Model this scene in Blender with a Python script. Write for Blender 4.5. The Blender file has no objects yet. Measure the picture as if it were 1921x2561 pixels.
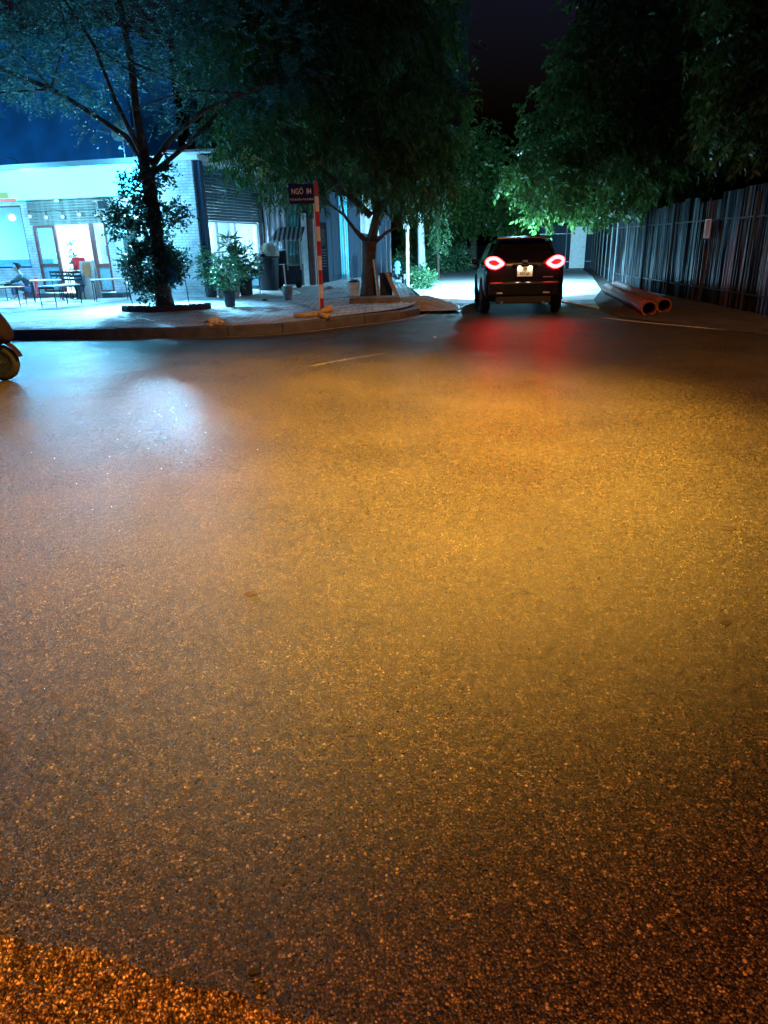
import bpy, bmesh, math, random
import numpy as np
from mathutils import Vector, Matrix, Euler
random.seed(7); rng = np.random.default_rng(7)
SC = bpy.context.scene; COL = SC.collection
R = math.radians
# ------------------------------------------------------------------ camera
PITCH, ROLL, EYE, FPX = 20.9, 1.4, 1.55, 1750.0
fwd = Vector((0, math.cos(R(PITCH)), -math.sin(R(PITCH)))); rt = Vector((1, 0, 0)); upv = rt.cross(fwd)
CR = rt*math.cos(R(ROLL)) - upv*math.sin(R(ROLL)); CU = upv*math.cos(R(ROLL)) + rt*math.sin(R(ROLL))
cam = bpy.data.cameras.new('camera'); co = bpy.data.objects.new('camera', cam); COL.objects.link(co)
co.matrix_world = Matrix((( CR.x, CU.x, -fwd.x, 0), (CR.y, CU.y, -fwd.y, 0), (CR.z, CU.z, -fwd.z, EYE), (0, 0, 0, 1)))
cam.sensor_fit = 'VERTICAL'; cam.sensor_height = 24.0; cam.lens = 24.0*FPX/2561
cam.clip_start = 0.05; cam.clip_end = 2000
SC.camera = co
# ------------------------------------------------------------------ night sky, exposure
W = bpy.data.worlds.new('World'); SC.world = W; W.use_nodes = True
nt = W.node_tree; bg = nt.nodes['Background']
sky = nt.nodes.new('ShaderNodeTexSky'); sky.sky_type = 'NISHITA'; sky.sun_disc = False
sky.sun_elevation = R(-4); sky.sun_rotation = R(160)
tint = nt.nodes.new('ShaderNodeMix'); tint.data_type = 'RGBA'; tint.blend_type = 'MULTIPLY'; tint.inputs[0].default_value = 1
tint.inputs[7].default_value = (.6, .85, 2.2, 1)
nt.links.new(sky.outputs[0], tint.inputs[6]); nt.links.new(tint.outputs[2], bg.inputs[0])
bg.inputs[1].default_value = 0.6
SC.view_settings.view_transform = 'Standard'; SC.view_settings.look = 'None'
SC.view_settings.exposure = 0; SC.view_settings.gamma = 1
SC.cycles.max_bounces = 6; SC.cycles.diffuse_bounces = 3; SC.cycles.glossy_bounces = 3
SC.cycles.transparent_max_bounces = 8; SC.cycles.sample_clamp_indirect = 8.0; SC.cycles.use_denoising = True
CYAN = (.34, .72, 1.0); CYD = (.19, .62, 1.0)            # the bluish white of the shop's lamps
# ------------------------------------------------------------------ helpers
def link(o, parent=None):
    COL.objects.link(o)
    if parent is not None: o.parent = parent
    return o
def tag(o, label=None, cat=None, group=None, kind=None):
    if label: o['label'] = label
    if cat: o['category'] = cat
    if group: o['group'] = group
    if kind: o['kind'] = kind
    return o
def thing(name, label, cat, loc=(0, 0, 0), rz=0, group=None):
    o = bpy.data.objects.new(name, None); o.empty_display_size = .1; COL.objects.link(o)
    o.location = loc; o.rotation_euler = (0, 0, rz); return tag(o, label, cat, group)
class MB:
    def __init__(s): s.v = []; s.f = []
    def add(s, vs, fs):
        n = len(s.v); s.v += [tuple(v) for v in vs]; s.f += [tuple(i+n for i in f) for f in fs]; return s
    def box(s, c, d, rot=(0, 0, 0)):
        M = Euler(rot).to_matrix(); c = Vector(c); h = [x/2 for x in d]
        vs = [c+M@Vector((sx*h[0], sy*h[1], sz*h[2])) for sx in (-1, 1) for sy in (-1, 1) for sz in (-1, 1)]
        return s.add(vs, [(0, 1, 3, 2), (4, 6, 7, 5), (0, 4, 5, 1), (2, 3, 7, 6), (0, 2, 6, 4), (1, 5, 7, 3)])
    def b2(s, x0, x1, y0, y1, z0, z1): return s.box(((x0+x1)/2, (y0+y1)/2, (z0+z1)/2), (x1-x0, y1-y0, z1-z0))
    def tube(s, pts, rad, n=8, cap=True):
        pts = [Vector(p) for p in pts]
        if not hasattr(rad, '__len__'): rad = [rad]*len(pts)
        rings = []; prev = None
        for i, p in enumerate(pts):
            t = (pts[min(i+1, len(pts)-1)]-pts[max(i-1, 0)])
            t = t.normalized() if t.length > 1e-9 else Vector((0, 0, 1))
            a = prev if prev is not None else (Vector((0, 1, 0)) if abs(t.y) < .9 else Vector((1, 0, 0)))
            a = (a-t*a.dot(t)).normalized(); prev = a; b = t.cross(a)
            rings.append([p+(a*math.cos(2*math.pi*k/n)+b*math.sin(2*math.pi*k/n))*rad[i] for k in range(n)])
        vs = [v for r in rings for v in r]; fs = []
        for i in range(len(pts)-1):
            for k in range(n): fs.append((i*n+k, i*n+(k+1) % n, (i+1)*n+(k+1) % n, (i+1)*n+k))
        if cap: fs += [tuple(range(n-1, -1, -1)), tuple((len(pts)-1)*n+k for k in range(n))]
        return s.add(vs, fs)
    def lathe(s, c, prof, n=20, M=None):
        c = Vector(c); vs = []; fs = []
        for r, z in prof:
            for k in range(n):
                v = Vector((r*math.cos(2*math.pi*k/n), r*math.sin(2*math.pi*k/n), z)); vs.append(c+(M@v if M else v))
        m = len(prof)
        for i in range(m-1):
            for k in range(n): fs.append((i*n+k, i*n+(k+1) % n, (i+1)*n+(k+1) % n, (i+1)*n+k))
        return s.add(vs, fs)
    def prism(s, poly, y0, y1):   # poly in (x,z), extruded along y
        n = len(poly)
        vs = [(x, y0, z) for x, z in poly]+[(x, y1, z) for x, z in poly]
        return s.add(vs, [tuple(range(n-1, -1, -1)), tuple(range(n, 2*n))]+[(i, (i+1) % n, n+(i+1) % n, n+i) for i in range(n)])
    def build(s, name, m, parent=None, smooth=False, loc=None, rz=None):
        me = bpy.data.meshes.new(name); me.from_pydata(s.v, [], s.f); me.validate(); me.update()
        if m: me.materials.append(m)
        if smooth:
            for p in me.polygons: p.use_smooth = True
        o = bpy.data.objects.new(name, me); link(o, parent)
        bm = bmesh.new(); bm.from_mesh(me); bmesh.ops.recalc_face_normals(bm, faces=bm.faces); bm.to_mesh(me); bm.free()
        if loc: o.location = loc
        if rz: o.rotation_euler = (0, 0, rz)
        return o
def bevel(o, w=.01, seg=2):
    m = o.modifiers.new('b', 'BEVEL'); m.width = w; m.segments = seg; m.limit_method = 'ANGLE'; return o
def quads(name, V, m, parent=None, n=4):      # V: (k,n,3) array of loose faces, fast
    k = len(V); me = bpy.data.meshes.new(name)
    me.vertices.add(k*n); me.vertices.foreach_set('co', V.reshape(-1).astype(np.float32))
    me.loops.add(k*n); me.loops.foreach_set('vertex_index', np.arange(k*n, dtype=np.int32))
    me.polygons.add(k); me.polygons.foreach_set('loop_start', np.arange(0, k*n, n, dtype=np.int32))
    me.update(calc_edges=True); me.validate(); me.materials.append(m)
    return link(bpy.data.objects.new(name, me), parent)
def text(name, s, size, m, parent, loc, rot=(R(90), 0, 0), sx=1.0, ext=.004, align='CENTER'):
    cu = bpy.data.curves.new(name, 'FONT'); cu.body = s; cu.size = size; cu.extrude = ext; cu.align_x = align; cu.align_y = 'CENTER'
    t = bpy.data.objects.new(name+'_tmp', cu); COL.objects.link(t); bpy.context.view_layer.update()
    me = bpy.data.meshes.new_from_object(t.evaluated_get(bpy.context.evaluated_depsgraph_get()))
    bpy.data.objects.remove(t); me.name = name; me.materials.clear(); me.materials.append(m)
    o = bpy.data.objects.new(name, me); link(o, parent); o.location = loc; o.rotation_euler = rot; o.scale = (sx, 1, 1); return o
def dup(o, parent=None):
    c = o.copy(); COL.objects.link(c); c.parent = parent
    for ch in list(o.children): dup(ch, c)
    return c
# ---- materials
def nodes(name):
    m = bpy.data.materials.new(name); m.use_nodes = True; t = m.node_tree
    return m, t, t.nodes['Principled BSDF'], t.nodes, t.links
def tc(N, L, kind='Object', scale=None):
    c = N.new('ShaderNodeTexCoord'); out = c.outputs[kind]
    if scale:
        mp = N.new('ShaderNodeMapping'); mp.inputs['Scale'].default_value = scale; L.new(out, mp.inputs[0]); out = mp.outputs[0]
    return out
def mat(name, c, rough=.6, metal=0, var=.25, vs=6, bump=.15, bs=40, spec=.5, emis=None, es=0, c2=None, dirt=0):
    m, t, b, N, L = nodes(name); o = tc(N, L)
    n1 = N.new('ShaderNodeTexNoise'); n1.inputs['Scale'].default_value = vs; n1.inputs['Detail'].default_value = 6; L.new(o, n1.inputs[0])
    r = N.new('ShaderNodeValToRGB'); r.color_ramp.elements[0].position = .3; r.color_ramp.elements[1].position = .7
    lo = c2 if c2 else tuple(x*(1-var) for x in c); hi = tuple(min(1, x*(1+var)) for x in c)
    r.color_ramp.elements[0].color = (*lo, 1); r.color_ramp.elements[1].color = (*hi, 1); L.new(n1.outputs[0], r.inputs[0]); L.new(r.outputs[0], b.inputs['Base Color'])
    rr = N.new('ShaderNodeMapRange'); rr.inputs[3].default_value = max(0, rough-.12); rr.inputs[4].default_value = min(1, rough+.12)
    L.new(n1.outputs[0], rr.inputs[0]); L.new(rr.outputs[0], b.inputs['Roughness'])
    b.inputs['Metallic'].default_value = metal; b.inputs['Specular IOR Level'].default_value = spec
    if bump:
        n2 = N.new('ShaderNodeTexNoise'); n2.inputs['Scale'].default_value = bs; n2.inputs['Detail'].default_value = 4; L.new(o, n2.inputs[0])
        bp = N.new('ShaderNodeBump'); bp.inputs['Strength'].default_value = bump; bp.inputs['Distance'].default_value = .02
        L.new(n2.outputs[0], bp.inputs['Height']); L.new(bp.outputs[0], b.inputs['Normal'])
    if emis: b.inputs['Emission Color'].default_value = (*emis, 1); b.inputs['Emission Strength'].default_value = es
    return m
def emit(name, c, s):
    m, t, b, N, L = nodes(name); b.inputs['Base Color'].default_value = (.05, .05, .05, 1)
    b.inputs['Emission Color'].default_value = (*c, 1); b.inputs['Emission Strength'].default_value = s; b.inputs['Roughness'].default_value = .4; return m
def bricks(name, c1, c2, mortar, bw=.22, bh=.075, axis='XZ', rough=.7, bump=.5):
    m, t, b, N, L = nodes(name); c = N.new('ShaderNodeTexCoord'); sp = N.new('ShaderNodeSeparateXYZ'); cb = N.new('ShaderNodeCombineXYZ')
    L.new(c.outputs['Object'], sp.inputs[0]); ad = N.new('ShaderNodeMath'); L.new(sp.outputs[0], ad.inputs[0]); L.new(sp.outputs[1], ad.inputs[1])
    L.new(ad.outputs[0], cb.inputs[0]); L.new(sp.outputs[2 if axis == 'XZ' else 1], cb.inputs[1])
    if axis == 'XY': L.new(sp.outputs[0], cb.inputs[0])
    br = N.new('ShaderNodeTexBrick'); br.inputs['Scale'].default_value = 1; br.inputs['Brick Width'].default_value = bw; br.inputs['Row Height'].default_value = bh
    br.inputs['Mortar Size'].default_value = .008; br.inputs['Color1'].default_value = (*c1, 1); br.inputs['Color2'].default_value = (*c2, 1); br.inputs['Mortar'].default_value = (*mortar, 1)
    L.new(cb.outputs[0], br.inputs[0])
    ns = N.new('ShaderNodeTexNoise'); ns.inputs['Scale'].default_value = 3; ns.inputs['Detail'].default_value = 8; L.new(c.outputs['Object'], ns.inputs[0])
    mx = N.new('ShaderNodeMix'); mx.data_type = 'RGBA'; mx.blend_type = 'MULTIPLY'; mx.inputs[0].default_value = .8
    rp = N.new('ShaderNodeValToRGB'); rp.color_ramp.elements[0].position = .3; rp.color_ramp.elements[0].color = (.45, .45, .45, 1); rp.color_ramp.elements[1].position = .6
    L.new(ns.outputs[0], rp.inputs[0]); L.new(br.outputs[0], mx.inputs[6]); L.new(rp.outputs[0], mx.inputs[7]); L.new(mx.outputs[2], b.inputs['Base Color'])
    bp = N.new('ShaderNodeBump'); bp.inputs['Strength'].default_value = bump; bp.inputs['Distance'].default_value = .015; bp.invert = True
    n4 = N.new('ShaderNodeTexNoise'); n4.inputs['Scale'].default_value = 7; n4.inputs['Detail'].default_value = 6; L.new(c.outputs['Object'], n4.inputs[0])
    hs = N.new('ShaderNodeMath'); hs.operation = 'MULTIPLY_ADD'; hs.inputs[1].default_value = 3.0 if axis == 'XY' else .4; L.new(n4.outputs[0], hs.inputs[0]); L.new(br.outputs['Fac'], hs.inputs[2])
    L.new(hs.outputs[0], bp.inputs['Height']); L.new(bp.outputs[0], b.inputs['Normal']); b.inputs['Roughness'].default_value = rough
    return m
def glass(name, tint=(.9, .97, 1), alpha=.18, rough=.05):
    m, t, b, N, L = nodes(name); tr = N.new('ShaderNodeBsdfTransparent'); tr.inputs[0].default_value = (*tint, 1)
    gl = N.new('ShaderNodeBsdfGlossy'); gl.inputs['Roughness'].default_value = rough; mx = N.new('ShaderNodeMixShader'); mx.inputs[0].default_value = alpha
    L.new(tr.outputs[0], mx.inputs[1]); L.new(gl.outputs[0], mx.inputs[2]); L.new(mx.outputs[0], N['Material Output'].inputs[0]); return m
def leafmat(name, c1, c2, tr=.35, rough=.45):
    m, t, b, N, L = nodes(name); g = N.new('ShaderNodeNewGeometry')
    r = N.new('ShaderNodeValToRGB'); r.color_ramp.elements[0].color = (*c1, 1); r.color_ramp.elements[1].color = (*c2, 1)
    L.new(g.outputs['Random Per Island'], r.inputs[0]); L.new(r.outputs[0], b.inputs['Base Color']); b.inputs['Roughness'].default_value = rough
    tl = N.new('ShaderNodeBsdfTranslucent'); L.new(r.outputs[0], tl.inputs[0]); mx = N.new('ShaderNodeMixShader'); mx.inputs[0].default_value = tr
    L.new(b.outputs[0], mx.inputs[1]); L.new(tl.outputs[0], mx.inputs[2]); L.new(mx.outputs[0], N['Material Output'].inputs[0]); return m
def asphalt(name='asphalt', mul=1.0):
    m, t, b, N, L = nodes(name); o = tc(N, L)
    def mn(op, a, b_, c_=None):
        q = N.new('ShaderNodeMath'); q.operation = op
        for k, x in enumerate((a, b_, c_)):
            if x is None: continue
            if isinstance(x, (int, float)): q.inputs[k].default_value = x
            else: L.new(x, q.inputs[k])
        return q.outputs[0]
    def ramp(src, els, interp='LINEAR', k_=0):
        q = N.new('ShaderNodeValToRGB'); q.color_ramp.interpolation = interp; e = q.color_ramp.elements
        for k, (p, c) in enumerate(els):
            z = e[k] if k < 2 else e.new(p)
            z.position = p; z.color = (*(v*(mul if k_ else 1) for v in c), 1)
        L.new(src, q.inputs[0]); return q.outputs[0]
    def noise(sc, det, rough=.5):
        q = N.new('ShaderNodeTexNoise'); q.inputs['Scale'].default_value = sc; q.inputs['Detail'].default_value = det; q.inputs['Roughness'].default_value = rough; L.new(o, q.inputs[0]); return q.outputs[0]
    wv = N.new('ShaderNodeTexNoise'); wv.inputs['Scale'].default_value = 160; wv.inputs['Detail'].default_value = 2; L.new(o, wv.inputs[0])
    wo = N.new('ShaderNodeMix'); wo.data_type = 'VECTOR'; wo.inputs[0].default_value = .0045; L.new(o, wo.inputs[4]); L.new(wv.outputs['Color'], wo.inputs[5])
    def vor(sc):
        v = N.new('ShaderNodeTexVoronoi'); v.inputs['Scale'].default_value = sc; L.new(wo.outputs[1], v.inputs['Vector'])
        sp = N.new('ShaderNodeSeparateColor'); L.new(v.outputs['Color'], sp.inputs[0]); return v.outputs['Distance'], sp.outputs[0], sp.outputs[1]
    d1, r1, r1b = vor(150); d2, r2, r2b = vor(70); d3, r3, _ = vor(330)
    base = ramp(r1, [(0, (.013, .01, .006)), (1, (.3, .235, .125)), (.4, (.056, .043, .024)), (.72, (.135, .105, .057))], k_=1)
    edge = ramp(d1, [(.22, (1.15, 1.15, 1.15)), (.6, (.16, .16, .16))])
    a = N.new('ShaderNodeMix'); a.data_type = 'RGBA'; a.blend_type = 'MULTIPLY'; a.inputs[0].default_value = 1; L.new(base, a.inputs[6]); L.new(edge, a.inputs[7])
    # rare large pale stones
    rare = mn('MULTIPLY', mn('GREATER_THAN', r2, .93), mn('LESS_THAN', d2, .34))
    a1 = N.new('ShaderNodeMix'); a1.data_type = 'RGBA'; L.new(rare, a1.inputs[0]); L.new(a.outputs[2], a1.inputs[6]); a1.inputs[7].default_value = (.34, .28, .18, 1)
    fine = ramp(r3, [(0, (.3, .3, .3)), (1, (1.6, 1.6, 1.6))])
    a2 = N.new('ShaderNodeMix'); a2.data_type = 'RGBA'; a2.blend_type = 'MULTIPLY'; a2.inputs[0].default_value = 1; L.new(a1.outputs[2], a2.inputs[6]); L.new(fine, a2.inputs[7])
    big = noise(.8, 7, .6); mott = noise(24, 5)
    bm = ramp(big, [(.3, (.68, .66, .64)), (.72, (1.2, 1.17, 1.12))]); mm = ramp(mott, [(.36, (.45, .44, .42)), (.58, (1.1, 1.1, 1.1))])
    for x in (bm, mm):
        a3 = N.new('ShaderNodeMix'); a3.data_type = 'RGBA'; a3.blend_type = 'MULTIPLY'; a3.inputs[0].default_value = 1; L.new(a2.outputs[2], a3.inputs[6]); L.new(x, a3.inputs[7]); a2 = a3
    L.new(a2.outputs[2], b.inputs['Base Color'])
    L.new(mn('MULTIPLY_ADD', r1b, .2, mn('MULTIPLY_ADD', big, .25, .12)), b.inputs['Roughness'])
    h = mn('MULTIPLY_ADD', d1, -1.0, mn('MULTIPLY', r1, .5)); h = mn('MULTIPLY_ADD', mott, 1.2, h); h = mn('MULTIPLY_ADD', d3, -.3, h)
    bp = N.new('ShaderNodeBump'); bp.inputs['Strength'].default_value = .5; bp.inputs['Distance'].default_value = .006; L.new(h, bp.inputs['Height']); L.new(bp.outputs[0], b.inputs['Normal'])
    b.inputs['Specular IOR Level'].default_value = .5
    return m
def corr(name, c, pitch=.12, rough=.35, metal=.8, ax=0, c2=None, lo=.35, hi=.68, sx=9):       # painted or bare sheet with vertical streaks: grime, painted glints on the galvanised one
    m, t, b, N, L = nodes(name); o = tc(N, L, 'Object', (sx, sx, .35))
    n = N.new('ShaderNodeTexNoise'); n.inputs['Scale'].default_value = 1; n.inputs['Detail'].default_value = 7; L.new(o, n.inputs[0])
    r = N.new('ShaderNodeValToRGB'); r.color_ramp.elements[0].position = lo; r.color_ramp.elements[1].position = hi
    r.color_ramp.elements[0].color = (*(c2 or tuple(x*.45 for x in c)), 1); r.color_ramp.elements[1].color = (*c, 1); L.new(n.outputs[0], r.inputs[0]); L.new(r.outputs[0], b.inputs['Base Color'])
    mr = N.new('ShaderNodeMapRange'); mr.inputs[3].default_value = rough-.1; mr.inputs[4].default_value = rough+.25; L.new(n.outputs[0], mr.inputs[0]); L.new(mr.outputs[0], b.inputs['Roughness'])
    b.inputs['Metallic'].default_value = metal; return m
M = {}
M['asphalt'] = asphalt()
M['kerb'] = mat('kerb_concrete', (.1, .105, .12), .75, var=.35, vs=5, bump=.5, bs=60)
M['pave'] = bricks('pavement_blocks', (.6, .6, .6), (.42, .42, .42), (.1, .1, .1), .3, .16, 'XY', .75, .9)
M['dirt'] = mat('dirt', (.022, .016, .013), .9, var=.6, vs=4, bump=.8, bs=25)
M['line'] = mat('road_paint', (.42, .42, .4), .6, var=.5, vs=9, bump=.3, bs=90, c2=(.12, .11, .1))
M['wbrick'] = bricks('white_painted_brick', (.75, .76, .78), (.66, .67, .7), (.42, .43, .46), .22, .075)
M['plaster'] = mat('white_plaster', (.78, .78, .78), .7, var=.08, vs=3, bump=.1)
M['glowplaster'] = mat('glow_blue_plaster', (.02, .18, .4), .8, var=.3, vs=1.5, bump=.1)  # blue haze glow above the sign put into the plaster colour
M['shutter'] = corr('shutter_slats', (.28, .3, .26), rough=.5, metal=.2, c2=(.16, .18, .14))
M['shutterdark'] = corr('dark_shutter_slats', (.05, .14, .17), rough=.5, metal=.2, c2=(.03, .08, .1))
M['door'] = mat('brown_door_paint', (.2, .07, .06), .45, var=.3, vs=12, bump=.1)
M['glass'] = glass('window_glass'); M['glassblue'] = glass('blue_window_glass', (.6, .85, 1), .15)
M['frost'] = mat('frosted_lower_glass', (.25, .5, .6), .35, var=.2, vs=14, bump=.2)
M['dark'] = mat('dark_metal', (.02, .025, .03), .45, metal=.3, var=.3, vs=20, bump=.1)
M['steel'] = mat('steel', (.35, .36, .38), .35, metal=.9, var=.2, vs=15, bump=.05)
M['wood'] = mat('pale_wood', (.42, .28, .15), .7, var=.35, vs=15, bump=.4)
M['bark'] = mat('bark', (.075, .052, .04), .9, var=.5, vs=9, bump=1.0, bs=28)
M['red'] = mat('red_plastic', (.6, .02, .03), .4, var=.1, bump=0)
M['redpaint'] = mat('red_paint', (.4, .012, .02), .4, var=.2, vs=12, bump=.1)
M['whitepaint'] = mat('white_paint', (.72, .6, .5), .45, var=.15, vs=12, bump=.1)
M['white'] = mat('white_plastic', (.7, .7, .7), .5, var=.15, vs=8, bump=.1)
M['navy'] = mat('navy_enamel', (.008, .012, .1), .75, spec=.15, var=.2, bump=0)
M['letters'] = mat('white_enamel', (.75, .75, .78), .5, var=.05, bump=0)
M['pot'] = mat('dark_pot', (.03, .05, .07), .6, var=.4, vs=8, bump=.2)
M['potlight'] = mat('grey_pot', (.3, .3, .28), .7, var=.4, vs=8, bump=.2)
M['rubber'] = mat('rubber', (.012, .012, .012), .7, var=.3, bump=.2)
M['orange'] = mat('orange_pipe', (.24, .04, .01), .6, var=.35, vs=4, bump=.4, bs=18, c2=(.06, .02, .012))
M['leaf1'] = leafmat('feathery_leaf', (.02, .1, .08), (.05, .18, .15))
M['leaf2'] = leafmat('drooping_leaf', (.02, .065, .012), (.065, .14, .028))
M['leaf3'] = leafmat('broad_leaf', (.03, .08, .015), (.085, .19, .04), rough=.4)
M['leafpot'] = leafmat('pot_plant_leaf', (.03, .1, .05), (.1, .25, .1), rough=.35)
M['leafdark'] = leafmat('ivy_leaf', (.012, .04, .03), (.03, .08, .05))
M['blossom'] = leafmat('yellow_blossom', (.4, .25, .04), (.5, .35, .08))
M['skin'] = mat('skin', (.5, .33, .26), .5, var=.08, bump=0)
M['cloth'] = mat('dark_cloth', (.03, .05, .06), .9, var=.3, bump=.2); M['jeans'] = mat('blue_cloth', (.05, .08, .14), .9, var=.3, bump=.2)
M['hair'] = mat('black_hair', (.02, .014, .012), .5, var=.3, bump=.3, bs=120)
# ------------------------------------------------------------------ ground
def zs(y): return .18+min(max((y-14)/11, 0), 1)*.14
g = MB(); g.add([(-400, -400, 0), (400, -400, 0), (400, 400, 0), (-400, 400, 0)], [(0, 1, 2, 3)])
tag(g.build('road', M['asphalt']), kind='structure')
M['alley'] = mat('alley_concrete', (.66, .66, .66), .7, var=.3, vs=1.2, bump=.3, bs=30)
tag(MB().add([(1.0, 20.0, .004), (3.4, 19.7, .004), (6.4, 20.2, .004), (8.0, 24, .004), (12.4, 42.4, .004), (1.0, 46, .004)], [(0, 1, 2, 3, 4, 5)]).build('path', M['alley']), kind='structure')
KC = [(-30, 16.4), (-20, 15.3), (-14, 14.6), (-10, 14.2), (-6.9, 13.95), (-5.4, 13.75), (-3.96, 13.62), (-3.1, 13.6), (-2.36, 13.66), (-1.5, 14.15), (-.74, 14.9), (.1, 15.65), (.7, 16.4), (1.05, 17.6), (1.15, 20), (1.1, 24), (1.0, 30), (1.0, 46)]
def resample(P, step):
    out = []; P = [Vector((a, b, 0)) for a, b in P]
    # Catmull-Rom then even steps
    pts = []
    for i in range(len(P)-1):
        p0, p1, p2, p3 = P[max(i-1, 0)], P[i], P[i+1], P[min(i+2, len(P)-1)]
        for k in range(16):
            t = k/16; pts.append(.5*((2*p1)+(p2-p0)*t+(2*p0-5*p1+4*p2-p3)*t*t+(3*p1-p0-3*p2+p3)*t**3))
    pts.append(P[-1]); out = [pts[0]]; acc = 0
    for a, b in zip(pts, pts[1:]):
        acc += (b-a).length
        if acc >= step: out.append(b); acc = 0
    return out
kp = resample(KC, .5)
def offs(P, d):
    o = []
    for i, p in enumerate(P):
        t = (P[min(i+1, len(P)-1)]-P[max(i-1, 0)]).normalized(); o.append(p+Vector((-t.y, t.x, 0))*d)
    return o
def strip(P, d0, d1, z):
    A, B = offs(P, d0), offs(P, d1); m = MB(); n = len(P)
    return m.add([(a.x, a.y, z) for a in A]+[(b.x, b.y, z) for b in B], [(i, i+1, n+i+1, n+i) for i in range(n-1)])
tag(strip(kp[:-20], -.22, -.14, .004).build('road_marking', M['line']), kind='structure')
tag(strip(resample([(-.95, 9.8), (-.5, 10.3), (.15, 10.9)], .15), -.008, .008, .004).build('road_marking', M['line']), kind='structure')
# kerb stones: one structure with joints and chipped noise
kb = MB(); inner = offs(kp, .16)
i = 0
while i+2 < len(kp):
    a, b, c_, d = kp[i], kp[i+2], inner[i+2], inner[i]; t = (b-a).normalized()*.006; dz = random.uniform(-.008, .008); z = .18+dz+min(max((a.y-14)/11, 0), 1)*-.03
    j = Vector((random.uniform(-.008, .008), random.uniform(-.008, .008), 0)); ch = (c_-b).normalized()*.025
    P = [a+t, b-t, c_-t, d+t]; P = [p+j for p in P]
    vs = [(p.x, p.y, 0) for p in P]+[(P[0].x, P[0].y, z-.025), (P[1].x, P[1].y, z-.025), (P[2].x, P[2].y, z), (P[3].x, P[3].y, z), (P[0].x+ch.x, P[0].y+ch.y, z), (P[1].x+ch.x, P[1].y+ch.y, z)]
    kb.add(vs, [(0, 1, 5, 4), (4, 5, 9, 8), (8, 9, 6, 7), (1, 2, 6, 9, 5), (0, 4, 8, 7, 3), (3, 7, 6, 2)]); i += 2
tag(kb.build('kerb', M['kerb']), kind='structure')
# pavement: grid inside the kerb, slightly uneven
def inside(x, y):
    c = False; P = [(p.x, p.y) for p in inner]+[(1, 60), (-40, 60), (-40, 16.4)]
    for (x0, y0), (x1, y1) in zip(P, P[1:]+P[:1]):
        if (y0 > y) != (y1 > y) and x < (x1-x0)*(y-y0)/(y1-y0)+x0: c = not c
    return c
pv = MB(); cols = 44; vs = []; fs = []; IN = inner
for p in IN:
    for k in range(cols+1):
        f = (k/cols)**1.5
        q = Vector((min(p.x, -2 if p.y < 20 else -2)-10, 48, 0)) if False else Vector((p.x-(3 if p.x > -12 else 10), 47, 0))
        x = p.x+(q.x-p.x)*f; y = p.y+(q.y-p.y)*f
        vs.append((x, y, zs(y)-.006*(k > 0)+(random.uniform(-.012, .012) if k > 0 else 0)))
n = cols+1
for a in range(len(IN)-1):
    if IN[a].y > 44: break
    for k in range(cols): fs.append((a*n+k, a*n+k+1, (a+1)*n+k+1, (a+1)*n+k))
pv.add(vs, fs); tag(pv.build('pavement', M['pave']), kind='structure')
# right-hand verge below the fence
RV = [(6.6, 11), (6.3, 12.2), (5.6, 13.8), (5.1, 15.3), (5.2, 17), (5.9, 20), (7.3, 24), (9.6, 33), (11.6, 42)]
RF = [(30, 7), (30, 12.5), (28, 14), (28, 15.3), (28, 17), (28, 20), (28, 24), (28, 33), (28, 42)]
vs = []; fs = []
for (a, b), (c_, d) in zip([(12, 8)]+RV, [(30, 5)]+RF):
    for k in range(25): f = (k/24)**1.4; vs.append((a+(c_-a)*f, b+(d-b)*f, .01+.1*min(1, f*12)+random.uniform(0, .03)*(k > 0)))
for a in range(len(RV)):
    for k in range(24): fs.append((a*25+k, a*25+k+1, (a+1)*25+k+1, (a+1)*25+k))
vg = MB().add(vs, fs); tag(vg.build('verge', M['dirt']), kind='structure')
rvp = resample([(14, 7.6), (10, 9.2), (8, 10.3), (6.85, 11.5), (6.0, 12.9), (5.1, 14.4), (4.6, 15.6)], .4)
tag(strip(rvp, -.05, .05, .004).build('road_marking', M['line']), kind='structure')
# rough kerb top by the photographer's feet
def near_kerb():
    nx, ny = 460, 150; vs = []; fs = []
    from mathutils import noise
    a = Vector((-1.6, 1.385, 0)); b = Vector((.7, .735, 0)); t = (b-a); nrm = Vector((t.y, -t.x, 0)).normalized()
    if nrm.y > 0: nrm = -nrm
    for i in range(nx+1):
        for j in range(ny+1):
            p = a+t*(i/nx)+nrm*(.62*(j/ny)**1.1); q = Vector((p.x, p.y, 0))
            e = noise.noise(q*13)*.03+noise.noise(q*38)*.022+abs(noise.noise(q*75))*.014
            p = p+nrm*(e if j < 26 else 0)*(1-j/26 if j < 26 else 0)
            cell = noise.voronoi(Vector((p.x*36, p.y*36, 0)))[0][0]; cell2 = noise.voronoi(Vector((p.x*85, p.y*85, 5)))[0][0]
            pit = max(0, noise.noise(q*9+Vector((4, 2, 0)))-.38)*.09
            h = .12*min(1, (j/10)**.5)+noise.noise(q*11)*.012+(.45-cell)*.022+(.4-cell2)*.016+noise.noise(q*30)*.008-pit
            vs.append((p.x, p.y, h if j else -.02))
    for i in range(nx):
        for j in range(ny): q = i*(ny+1)+j; fs.append((q, q+1, q+ny+2, q+ny+1))
    m = asphalt('rough_concrete', 5.0)
    return tag(MB().add(vs, fs).build('kerb', m, smooth=False), kind='structure')
near_kerb()
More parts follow.
